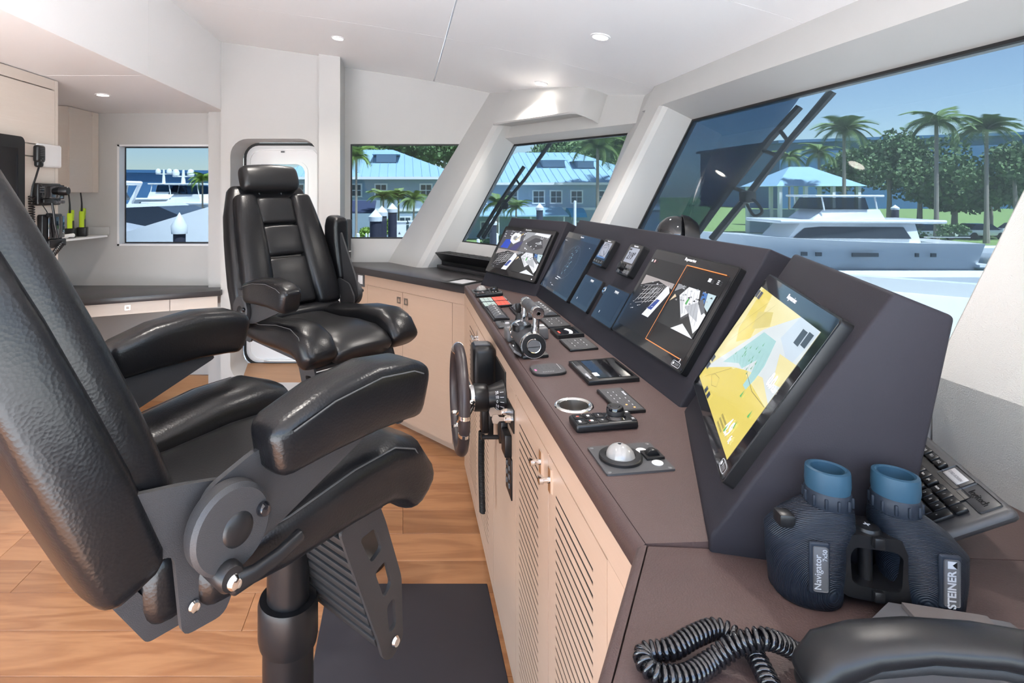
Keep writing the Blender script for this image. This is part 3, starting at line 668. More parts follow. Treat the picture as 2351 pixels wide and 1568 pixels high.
def slide_icon(t_, x, y, z, s=1):
    g = G(t_, x, y, .036*s, .014*s, z+.0003); p_ = rrect(0, 1, 0, 1, .2, 3); g.line(W_, p_+[p_[0]], .0012)
    for k in range(4): g.line(W_, [(.42+.13*k, .25), (.47+.13*k, .5), (.42+.13*k, .75)], .0008)
    g.p(W_, [(.2+.1*math.cos(2*math.pi*i/10), .5+.28*math.sin(2*math.pi*i/10)) for i in range(10)]); g.done('slide_icon')
slide_icon(t_, w-.055, .008, z); text('2', .012, T(w-.03, .028, z+.0002), 'print_', t_)
# near pod: chart plotter
t_, w, h, z = display(FN, .000, .480, .068, .375, 'large chart plotter showing a yellow and blue harbour chart beside the binoculars')
g = G(t_, .014, .026, .430, .248, z)
YL_ = (.80, .66, .16); YP = (.86, .78, .42); CY = (.42, .68, .68); PW = (.72, .78, .80)
g.r_(YP, 0, 0, 1, 1); g.p(YL_, [(0, 0), (1, 0), (1, .42), (.62, .42), (.55, .5), (.42, .35), (.2, .32), (.0, .10)]); g.p(YL_, [(.05, 1), (.25, 1), (.36, .62), (.2, .5), (.1, .6)]); g.p((.72, .62, .22), [(.22, .82), (.42, .9), (.5, .8), (.3, .68)])
g.p(PW, [(.0, .10), (.12, .28), (.45, .75), (.75, 1), (1, 1), (1, .45), (.8, .52), (.6, .45), (.4, .36), (.15, .2)]); g.p((.62, .72, .82), [(.7, .8), (.95, .7), (1, 1), (.75, 1)]); g.p(YP, [(.8, .72), (.92, .55), (1, .58), (1, .75)])
g.p(CY, [(.22, .30), (.48, .74), (.68, .76), (.74, .58), (.74, .46), (.66, .46), (.62, .56), (.52, .42), (.44, .42)]); g.p(CY, [(.66, .46), (.74, .46), (.72, .36), (.66, .36)])
for k in range(18): a = .3+.4*rn.random(); b = .42+.25*rn.random(); g.p((.15, .42, .2), [(a, b), (a+.012, b), (a+.006, b+.03)])
for k in range(9): g.line((.3, .5, .5), [(.30+.05*k, .42+.03*k), (.38+.045*k, .40+.012*k)], .0007)
DKL = (.22, .20, .10)
g.line(DKL, [(.62, .44), (.8, .40), (1, .42)], .001); g.line(DKL, [(.1, .06), (.4, .34)], .0007); g.line(DKL, [(.2, .14), (.3, .1), (.38, .14), (.34, .2), (.24, .18), (.2, .14)], .0007); g.line(DKL, [(0, .5), (.3, .95)], .0007); g.line(DKL, [(.1, .45), (.4, .95)], .0007)
for a, b in ((.86, .14), (.72, .30), (.92, .28), (.80, .06)): g.p((.1, .5, .15), [(a, b), (a+.02, b), (a+.01, b+.06)])
BT = (.10, .13, .18)
for a0, b0, a1, b1 in ((.01, .90, .06, .97), (.07, .90, .12, .97), (.86, .84, .92, .95), (.93, .86, .985, .96), (.02, .12, .07, .18), (.02, .2, .07, .26), (.33, .012, .38, .06), (.25, .012, .30, .06)): g.r_(BT, a0, b0, a1, b1, .4)
g.done()
text('0.0', .034, T(.405, .165, z+.0016), 'print_', t_, 'speed_figures', sx=.7, bold=.0008); text('kts', .016, T(.432, .160, z+.0016), 'print_', t_, 'speed_unit')
text('4.9', .040, T(.372, .052, z+.0016), 'print_', t_, 'depth_figures', sx=.7, bold=.001); text('ft', .020, T(.408, .046, z+.0016), 'print_', t_, 'depth_unit')
gm = G(t_, .305, .030, .05, .024, z+.0014)
for a in range(3):
    for b_ in range(9): gm.r_((.25, .22, .08), .02+.11*b_, .1+.33*a, .09+.11*b_, .28+.33*a)
gm.done('small_print')
text('Raymarine', .014, T(w/2, h-.017, z+.0002), 'print_', t_)
slide_icon(t_, w-.05, .008, z)
# ================================================================== controls on the console top
RD = axes(V((0, -1, 0)), V((1, 0, .08)).normalized(), V((-.08, 0, 1)).normalized())
def dev(name, label, cat, X, Y, group=None): return thing(name, label, cat, (X, Y, deskz(X)), RD, group)
def marks(t_, pts, z, name='print', m='print_'):
    b = B()
    for x, y, w, h in pts: b.add([(x-w/2, y-h/2, z), (x+w/2, y-h/2, z), (x+w/2, y+h/2, z), (x-w/2, y+h/2, z)], [(0, 1, 2, 3)])
    b.build(name, m, t_, 0)['kind'] = 'stuff'
def ringmarks(t_, pts, z, t=.0006, name='print'):
    g = G(t_, 0, 0, 1, 1, z)
    for x, y, w, h in pts: g.line((.6, .6, .62), [(x-w/2, y-h/2), (x+w/2, y-h/2), (x+w/2, y+h/2), (x-w/2, y+h/2), (x-w/2, y-h/2)], t, .15)
    g.done(name)
# trackball plate
def trackball(X, Y, label, full=True):
    t_ = dev('trackball_panel', label, 'trackball', X, Y)
    B().rbox((0, 0, .002), (.112, .131, .004), .004, 2, only=2).build('plate', 'plate', t_)
    B().lathe([(.026, .004), (.041, .004), (.041, .009), (.039, .011), (.029, .011), (.027, .007)], 36, (0, -.017, 0)).build('ball_ring', 'blackp', t_)
    B().lathe([(.028*math.cos(a), .028*math.sin(a)) for a in [math.radians(d) for d in range(-5, 91, 8)]], 28, (0, -.017, .005)).build('ball', 'orb', t_)
    for x, y in ((-.022, .034), (.030, .043)): B().lathe([(.0, .0058), (.0095, .0058), (.0105, .005), (.0105, .004)], 20, (x, y, 0)).build('button', 'wplast', t_)
    frame_solid(B(), [(x, y, .004) for x, y in ((-.014, .028), (.018, .028), (.018, .063), (-.014, .063))], [(x, y, .004) for x, y in ((-.009, .034), (.012, .034), (.012, .057), (-.009, .057))], (0, 0, .005)).build('wheel_frame', 'blackp', t_, 0)
    B().lathe([(.0, -.006), (.012, -.006), (.013, -.004), (.013, .004), (.012, .006), (.0, .006)], 24, (.002, .045, .0065), (1, 0, 0)).build('scroll_wheel', 'blackp', t_)
    for x in (-.049, .049):
        for y in (-.058, .058): B().lathe([(.0, .0048), (.0035, .0046), (.0042, .004)], 10, (x, y, 0)).build('screw', 'grey', t_)
trackball(.452, 1.087, 'anthracite trackball plate with two white buttons beside the chart display pod'); trackball(.442, 2.945, 'trackball plate at the far end of the console before the camera display')
# remote keypad with rotary knob
def remote(X, Y, label):
    t_ = dev('remote_keypad', label, 'keypad', X, Y)
    B().rbox((0, 0, .0095), (.060, .140, .019), .006, 3).build('body', 'blackp', t_)
    B().lathe([(.0, .0445), (.010, .0445), (.0115, .043), (.0165, .043), (.0185, .040), (.0185, .024), (.021, .0215), (.023, .019)], 28, (.0, .030, 0)).build('rotary_knob', 'blackg', t_)
    B().lathe([(.0190, .036), (.0195, .035), (.0190, .034), (.0195, .032), (.0190, .030), (.0195, .028), (.019, .026)], 28, (.0, .030, 0)).build('knob_grip', 'rubber', t_)
    for i in range(3):
        for j in range(2): B().rbox((-.0135+.027*j, -.053+.024*i, .0192), (.024, .021, .002), .002, 2).build('key', 'blackp', t_)
    for x, y, w, h in ((-.018, .062, .018, .012), (.018, .062, .018, .012)): B().rbox((x, y, .0192), (w, h, .002), .001, 2).build('key', 'blackp', t_)
    marks(t_, [(-.0135, -.053+.024*1, .008, .006), (-.0135, -.053+.048, .007, .0015), (.0135, -.056, .010, .005), (.0135, -.029, .008, .006), (.0135, -.005, .007, .0012), (.0135, -.005, .0012, .007), (.018, .060, .007, .001), (.018, .062, .007, .001), (.018, .064, .007, .001), (-.018, .062, .006, .006)], .0205)
    marks(t_, [(-.0135, -.053, .004, .006), (.0135, -.033, .003, .003)], .0206, 'print', 'red')
remote(.457, 1.242, 'black keypad with rotary knob between the cup holder and trackball plate'); remote(.444, 2.812, 'black keypad with rotary knob at the far end of the console')
# cup holder
t_ = dev('cup_holder', 'polished steel cup holder sunk into the brown leather', 'cup holder', .429, 1.366)
B().lathe([(.036, .0008), (.039, .004), (.043, .0045), (.0465, .003), (.048, .0005)], 40).build('rim', 'chrome', t_)
b = B(); n = 40
b.lathe([(.0375, .002), (.036, .0015), (.0355, .001)], n).build('lip', 'chrome', t_)
plate_later()
rg = [[(r_*math.cos(2*math.pi*j/n), r_*math.sin(2*math.pi*j/n), z_) for j in range(n)] for r_, z_ in ((.0365, .002), (.0355, -.01), (.035, -.075), (.0, -.075), (.0, -.078), (.0366, -.078), (.0369, -.02), (.0369, .001))]
B().loft(rg, False, True).build('well', 'steel', t_, 50)
# lit keypad
def keypad(name, X, Y, sx, sy, label, rows, cols, led=0, m='plate'):
    t_ = dev(name, label, 'keypad', X, Y)
    B().rbox((0, 0, .004), (sx, sy, .008), .002, 2).build('body', 'blackp', t_); B().rbox((0, 0, .0083), (sx-.008, sy-.008, .001), .002, 1, only=2).build('membrane', m, t_)
    ks = [(-sx*.36+sx*.72*(i+.5)/cols, -sy*.32+sy*.64*(j+.5)/rows, sx*.72/cols*.7, sy*.64/rows*.62) for i in range(cols) for j in range(rows)]
    ringmarks(t_, ks, .0091); marks(t_, [(k[0], k[1], k[2]*.45, k[3]*.2) for k in ks if (k[0]*1000+k[1]*700) % 3 > .8], .0092)
    if led: marks(t_, [(sx*.28, .0, .004, .004), (sx*.40, .012, .004, .004)], .0094, 'led', 'orangeled')
    return t_
t_ = keypad('alarm_keypad', .545, 1.366, .147, .066, 'slim keypad with outlined keys and two lit orange lamps beside the cup holder', 3, 5, 1)
text('Furuno', .009, T(-.03, .023, .0094), 'print_', t_)
keypad('light_keypad', .597, 1.855, .128, .094, 'flat grey keypad behind the wiper panel beside the small inset display', 3, 3)
keypad('light_keypad', .602, 2.165, .150, .088, 'flat grey keypad at the foot of the radar display behind the joystick', 3, 3)
# inset watch display
t_ = dev('inset_display', 'flat black inset display with small white label at the foot of the middle pod', 'display', .578, 1.578)
B().rbox((0, 0, .006), (.182, .140, .012), .002, 2).build('housing', 'blackp', t_); B().rbox((0, .012, .0125), (.150, .098, .0015), .001, 1, only=2).build('screen', 'blackg', t_)
B().rbox((-.01, -.057, .0125), (.13, .018, .002), .001, 1).build('button_bar', 'grey', t_); B().rbox((-.055, -.056, .0140), (.045, .013, .002), .001, 1).build('key', 'blackp', t_); B().rbox((.045, -.034, .0136), (.026, .014, .0012), .001, 1).build('label_plate', 'wplast', t_)
text('FURUNO', .010, T(.055, -.059, .0138), 'print_', t_)
# small inset meter
t_ = dev('inset_meter', 'small framed meter with curved scale between the two grey keypads', 'meter', .602, 2.000)
frame_solid(B(), [(x, y, 0) for x, y in ((-.054, -.047), (.054, -.047), (.054, .047), (-.054, .047))], [(x, y, 0) for x, y in ((-.042, -.035), (.042, -.035), (.042, .035), (-.042, .035))], (0, 0, .013)).build('frame', 'blackp', t_, 0); B().box((0, 0, .006), (.086, .072, .008)).build('dial', 'blackg', t_, 0)
b = B(); b.loft([[(.0+.06*math.sin(a)*s, -.03+.05*math.cos(a)*s, .0102+k) for k in (0, .001) for s in ((.75, 1) if k == 0 else (1, .75))] for a in [math.radians(d) for d in range(-40, 41, 8)]]).build('scale', 'print_', t_, 0); marks(t_, [(.0, -.028, .03, .006)], .0104, 'print', 'red')
# wiper panel with rounded outline
t_ = dev('wiper_panel', 'flat oval black wiper control panel in front of the inset display', 'control panel', .434, 1.630)
pl = []
for k in range(36):
    a = 2*math.pi*k/36; x, y = math.cos(a), math.sin(a); pl.append((.048*math.copysign(abs(x)**.5, x), .050*math.copysign(abs(y)**.62, y)))
B().prism([(x, y, 0) for x, y in pl], (0, 0, .006)).build('body', 'blackp', t_, 30); B().prism([(x*.94, y*.94, .006) for x, y in pl], (0, 0, .0012)).build('face', 'plate', t_, 30)
ringmarks(t_, [(-.022, -.022, .012, .010), (-.022, -.002, .012, .010), (.0, -.022, .012, .010), (.0, .0, .012, .010), (.0, .022, .012, .010), (.022, .022, .010, .008)], .0078); marks(t_, [(.028, -.02+.005*k, .003, .002) for k in range(7)] + [(-.01, .036, .05, .001)], .0079); marks(t_, [(.008, -.038, .014, .006)], .0079, 'print', 'pink')
# engine control: box, drum and twin levers
t_ = dev('control_box', 'low charcoal box behind the throttle drum', 'control box', .450, 1.985)
B().rbox((0, 0, .022), (.07, .150, .044), .008, 3).build('body', 'grey', t_); marks(t_, [(-.0, -.055, .004, .02), (-.012, -.055, .004, .02), (.0, .058, .02, .02)], .0445)
th = dev('throttle_control', 'twin lever throttle with round black and chrome drum on the console', 'throttle', .424, 1.845)
zc = .042
B().rbox((0, .004, .006), (.19, .085, .012), .004, 2).build('base', 'blackp', th)
B().lathe([(.0, -.093), (.030, -.093), (.039, -.089), (.0395, .089), (.037, .094), (.0, .094)], 44, (0, 0, zc), (1, 0, 0)).build('drum', 'plate', th)
for s in (1, -1):
    B().lathe([(.0385, .078*s), (.0415, .080*s), (.0425, .092*s), (.0405, .097*s), (.0385, .097*s)], 44, (0, 0, zc), (1, 0, 0)).build('chrome_ring', 'chrome', th)
    B().lathe([(.0, .092*s), (.0385, .092*s), (.0385, .0975*s), (.0245, .098*s), (.024, .094*s), (.0, .094*s)], 44, (0, 0, zc), (1, 0, 0)).build('end_cap', 'blackp', th)
    B().lathe([(.0195, .0975*s), (.0205, .099*s), (.0225, .0995*s), (.0235, .098*s)], 36, (0, 0, zc), (1, 0, 0)).build('disc_ring', 'chrome', th)
    B().lathe([(.0, .0975*s), (.0200, .0985*s), (.0205, .097*s)], 36, (0, 0, zc), (1, 0, 0)).build('centre_disc', 'grey', th)
    B().box((.0985*s, 0, zc-.003), (.0015, .038, .0018)).build('disc_slot', 'blackp', th, 0)
    lev = [(.078*s, .012, zc+.034), (.078*s, .016, zc+.060), (.078*s, .018, zc+.080), (.076*s, .022, zc+.100)]
    B().sweep(lev, (1, 0, 0), [.009, .009, .0095, .010], [.0125, .0105, .0105, .016], 3.4, 16, .005).build('lever', 'chrome', th)
    B().lathe([(.0195, .066*s), (.0205, .068*s), (.0205, .086*s), (.0185, .089*s), (.0, .089*s)], 30, (0, .024, zc+.102), (1, 0, 0)).build('grip_end', 'chrome', th)
    B().lathe([(.0, .087*s), (.004, .0885*s), (.0065, .0915*s), (.0075, .089*s)], 18, (0, .026, zc+.100), (1, 0, 0)).build('grip_button', 'blackg', th)
B().lathe([(.0, -.067), (.0192, -.067), (.0195, -.002), (.0182, -.001), (.0182, .001), (.0195, .002), (.0192, .067), (.0, .067)], 30, (0, .024, zc+.102), (1, 0, 0)).build('grip', 'plate', th)
B().lathe([(.0, .010), (.030, .010), (.032, .007), (.032, -.010), (.0, -.010)], 30, (-.012, -.012, zc+.036)).build('key_pad', 'blackp', th); ringmarks(th, [(-.026+.014*i, -.026+.013*j, .011, .009) for i in range(3) for j in range(3)], zc+.0465, .0009); marks(th, [(-.026+.014*i, -.026+.013*j, .008, .004) for i in range(3) for j in (0, 2)], zc+.0467)
b = B(); b.M = Matrix.Translation((.035, -.050, .016)) @ Matrix.Rotation(math.radians(-38), 4, 'X'); b.rbox((0, 0, 0), (.085, .030, .008), .002, 2).build('readout', 'grey', th); b = B(); b.M = Matrix.Translation((.01, -.0525, .0215)) @ Matrix.Rotation(math.radians(38), 4, 'X'); b.box((0, 0, 0), (.016, .010, .001)).build('readout_window', 'print_', th, 0)
# joystick panel
t_ = dev('thruster_joystick', 'small black joystick with ribbed boot on a low panel behind the throttle', 'joystick', .440, 2.19)
B().rbox((0, 0, .006), (.088, .125, .012), .006, 3).build('panel', 'plate', t_)
B().lathe([(.020, .012), (.020, .016), (.014, .018), (.018, .022), (.012, .025), (.015, .029), (.009, .033), (.007, .05)], 16, (.0, .030, 0)).build('boot', 'rubber', t_)
B().lathe([(.006, .045), (.011, .055), (.012, .080), (.010, .086), (.0, .086)], 14, (.0, .030, 0)).build('stick', 'blackp', t_)
B().lathe([(.0, .0175), (.008, .0165), (.010, .012)], 14, (.012, -.022, 0)).build('button', 'lgrey', t_); B().lathe([(.0, .0165), (.006, .0155), (.007, .012)], 14, (-.018, -.035, 0)).build('button', 'blackp', t_); ringmarks(t_, [(.012, -.018, .03, .034)], .0125, .001)
# banks of curved rocker switches
rk = None
def rocker_bank(X, Y, label):
    t_ = dev('rocker_bank', label, 'switch bank', X, Y, 'banks of rocker switches')
    frame_solid(B(), [(x, y, 0) for x, y in ((-.12, -.034), (.12, -.034), (.12, .034), (-.12, .034))], [(x, y, 0) for x, y in ((-.112, -.026), (.112, -.026), (.112, .026), (-.112, .026))], (0, 0, .008)).build('frame', 'blackp', t_, 0)
    for k in range(6):
        x = -.093+.037*k; r_ = [[(x-.0165, .03*math.sin(a), -.012+.034*math.cos(a)) for a in A_] + [(x-.0165, -.020, .0), ] for A_ in ([math.radians(d) for d in range(58, -59, -12)],)]
        arc = [(.029*math.sin(math.radians(d)), -.004+.028*math.cos(math.radians(d))) for d in range(62, -63, -12)]
        B().prism([(x-.0165, y, z) for y, z in arc], (.033, 0, 0)).build('rocker', 'grey', t_, 30)
        marks(t_, [(x, .0, .012, .006)], .0246)
rocker_bank(.412, 2.39, 'bank of curved rocker switches along the console edge'); rocker_bank(.520, 2.37, 'bank of curved rocker switches behind the joystick'); rocker_bank(.617, 2.37, 'bank of curved rocker switches at the foot of the radar display')
# alarm panels
for y, lb in ((2.665, 'red and green alarm light panel next to the far keypad'), (2.56, 'red and green alarm light panel next to the rocker switches')):
    t_ = dev('alarm_lights', lb, 'alarm panel', .442, y, 'alarm light panels')
    B().rbox((0, 0, .006), (.092, .132, .012), .002, 2).build('body', 'blackp', t_)
    for i in range(4):
        for j in range(3):
            B().box((-.0315+.021*i, -.052+.019*j, .0125), (.019, .017, .002)).build('lamp', 'greenl', t_, 0); B().box((-.0315+.021*i, .008+.019*j, .0125), (.019, .017, .002)).build('lamp', 'red', t_, 0)
    marks(t_, [(-.03+.02*i, .060, .012, .003) for i in range(4)], .0122)
# flush plate on the side counter
t_ = thing('counter_inset', 'black framed pale inset plate in the dark counter beside the camera display', 'inset plate', (.375, 3.40, CZ), RZ(math.radians(45)))
frame_solid(B(), [(x, y, 0) for x, y in ((-.11, -.085), (.11, -.085), (.11, .085), (-.11, .085))], [(x, y, 0) for x, y in ((-.075, -.055), (.075, -.055), (.075, .055), (-.075, .055))], (0, 0, .004)).build('frame', 'blackp', t_, 0); B().box((0, 0, .0015), (.15, .11, .003)).build('panel', 'lgrey', t_, 0)
# louvred vent box under the angled window
vt = V((.456, 3.927, 0)) + dA*-.10 - nA*.02
t_ = thing('vent_trough', 'black trough shaped vent on the counter below the angled window', 'vent', (vt.x, vt.y, CZ), axes(-dA, nA, V((0, 0, 1))))
B().prism([(-.30, -.045, .05), (-.30, -.11, .115), (-.30, -.10, .118), (-.30, .02, .118), (-.30, .02, .0), (-.30, -.045, .0)], (.60, 0, 0)).build('body', 'blackp', t_, 0)
B().prism([(-.29, -.095, .1185), (-.29, .01, .1185), (-.29, .01, .119), (-.29, -.095, .119)], (.58, 0, 0)).build('grille', 'dark', t_, 0)
for k in range(9): B().box((-.27+.0675*k, -.042, .1195), (.012, .10, .002)).build('grille_bar', 'blackp', t_, 0)
B().rbox((0, -.05, .012), (.62, .07, .024), .004, 2).build('base', 'counter', t_)
# compass behind the middle pod
t_ = thing('dome_compass', 'glossy black dome compass with raised hood behind the middle pod', 'compass', (1.066, 2.112, 1.245), RZ(math.radians(-20)))
B().prism([(-.035, -.07, .02), (.05, -.07, .02), (.05, .07, .02), (-.035, .07, .02)], (0, 0, .16)).build('stand', 'pod', t_, 0)
B().rbox((-.01, 0, .19), (.15, .20, .05), .02, 3).build('base', 'blackp', t_)
B().lathe([(.075*math.cos(a), .085*math.sin(a)) for a in [math.radians(d) for d in range(-10, 91, 10)]], 32, (-.005, .01, .21)).build('dome', 'blackg', t_)
rings = [[V((.015+.07*math.sin(math.radians(tl))*k, .088*math.cos(a)*k+.0, .205+.095*math.sin(a)*math.cos(math.radians(tl))*k)) for k, a in [(1, math.radians(d)) for d in range(0, 181, 15)] + [(.93, math.radians(d)) for d in range(180, -1, -15)]] for tl in (0, 20, 45)]
B().loft(rings).build('hood', 'blackp', t_, 50)
# ---- wheel and the gear on the oak face
sw = thing('steering_wheel', 'small dark steering wheel with chrome bands on the oak console front', 'steering wheel', (.2, 1.94, .90), RZ(0))
R_ = .172
b = B(); b.tube([(0, R_*math.cos(2*math.pi*k/48), R_*math.sin(2*math.pi*k/48)) for k in range(48)], .0192, 14, True); b.build('rim', mat('dark_wheel_leather', (.035, .026, .027), .38, bump=.1, bscale=300), sw, 60)
for dg in (60, 80, 180, 200, 300, 320): 
    a0 = math.radians(dg); B().tube([(0, R_*math.cos(a0+d), R_*math.sin(a0+d)) for d in (-.035, 0, .035)], .0198, 14).build('rim_band', 'chrome', sw)
for dg in (70, 190, 310):
    a0 = math.radians(dg)
    for s in (-.16, .16):
        B().tube([(.0, (R_-.008)*math.cos(a0+s*.6), (R_-.008)*math.sin(a0+s*.6)), (.02, .10*math.cos(a0+s*.8), .10*math.sin(a0+s*.8)), (.045, .035*math.cos(a0+s), .035*math.sin(a0+s))], [.007, .006, .010], 8).build('spoke', 'chrome', sw)
B().lathe([(.0, .025), (.040, .027), (.046, .045), (.044, .055)], 28, (0, 0, 0), (1, 0, 0)).build('hub_cap', 'chrome', sw)
B().lathe([(.043, .050), (.047, .052), (.047, .095), (.044, .10), (.0, .10)], 28, (0, 0, 0), (1, 0, 0)).build('hub', 'blackp', sw)
B().lathe([(.038, .098), (.04, .11), (.058, .150), (.061, .158), (.0, .158)], 32, (0, 0, 0), (1, 0, 0)).build('scale_cone', 'blackp', sw)
for k, s in enumerate(('20', '10', '0', '10', '20', '30')):
    a = math.radians(38-17*k); r0 = .0500
    mt_ = Matrix.Translation((.128, -r0*math.cos(a), r0*math.sin(a))) @ axes(V((-.65, -.75*math.cos(a), .75*math.sin(a))).normalized().cross(V((0, math.sin(a), math.cos(a)))) * -1, V((0, math.sin(a), math.cos(a))), V((-.65, -.75*math.cos(a), .75*math.sin(a))).normalized()).to_4x4()
    text(s, .014, mt_, 'print_', sw, 'scale_figure')
    B().tube([(.138, -.0535*math.cos(a), .0535*math.sin(a)), (.150, -.0588*math.cos(a), .0588*math.sin(a))], .0009, 5).build('scale_tick', 'print_', sw)
B().box((.1595, .062, .025), (.006, .19, .15)).build('mount_plate', 'blackp', sw, 0)
t_ = thing('horn_speaker', 'black rounded speaker box on the oak face above the wheel hub', 'speaker', (XF, 2.16, .945))
B().rbox((-.045, 0, 0), (.09, .12, .17), .022, 4).build('body', 'blackp', t_); B().rbox((-.05, 0, .087), (.06, .05, .006), .002, 2).build('bracket', 'grey', t_)
t_ = thing('ignition_panel', 'black plate with two chrome key switches on the oak face', 'key switch', (XF, 1.819, .885))
B().box((-.002, 0, 0), (.004, .11, .075)).build('plate', 'blackp', t_, 0)
for y in (.028, -.028):
    B().lathe([(.013, 0), (.013, -.024), (.010, -.027), (.0, -.027)], 20, (0, y, 0), (1, 0, 0)).build('switch_barrel', 'chrome', t_)
    B().prism([(-.026, y-.0015, -.006), (-.045, y-.0015, -.007), (-.052, y-.0015, -.016), (-.066, y-.0015, -.014), (-.070, y-.0015, 0), (-.066, y-.0015, .014), (-.052, y-.0015, .016), (-.045, y-.0015, .007), (-.026, y-.0015, .006)], (0, .003, 0)).build('key', 'steel', t_, 0)
t_ = thing('socket_box', 'black twin socket box under the key switches', 'socket', (XF, 1.87, .79))
for y, z in ((.04, .010), (-.03, -.005)): B().rbox((-.012, y, z), (.024, .066, .075), .004, 2).build('socket', 'blackp', t_)
t_ = thing('breaker_plate', 'black upright breaker plate on the oak face below the socket box', 'switch plate', (XF, 1.845, .678))
B().rbox((-.002, 0, 0), (.005, .095, .135), .002, 2).build('plate', 'blackp', t_)
for y in (-.02, .02):
    for z in (-.03, 0, .03): B().rbox((-.006, y, z), (.006, .012, .016), .001, 1).build('switch', 'grey', t_)
t_ = thing('radio_handset', 'black radio handset hanging on its hook on the oak face', 'handset', (XF, 2.045, .775))
B().rbox((-.052, .03, .01), (.028, .055, .13), .008, 3).build('body', 'blackp', t_); B().rbox((-.030, .03, 0), (.02, .05, .14), .004, 2).build('cradle', 'blackp', t_)
B().lathe([(.022, 0), (.022, -.006), (.008, -.008), (.008, -.07), (.010, -.072), (.0, -.072)], 20, (0, -.03, -.05), (1, 0, 0)).build('hook', 'blackp', t_)
cx_ = []
for k in range(60*9): 
    a = 2*math.pi*k/9; u = k/(60*9); cx_.append((-.062+.004*u+.0095*math.cos(a), .03-.0+.0095*math.sin(a)+.02*math.sin(u*3), -.055-.31*u))
B().tube(cx_, .0034, 5).build('coiled_cord', 'blackp', t_, 60)
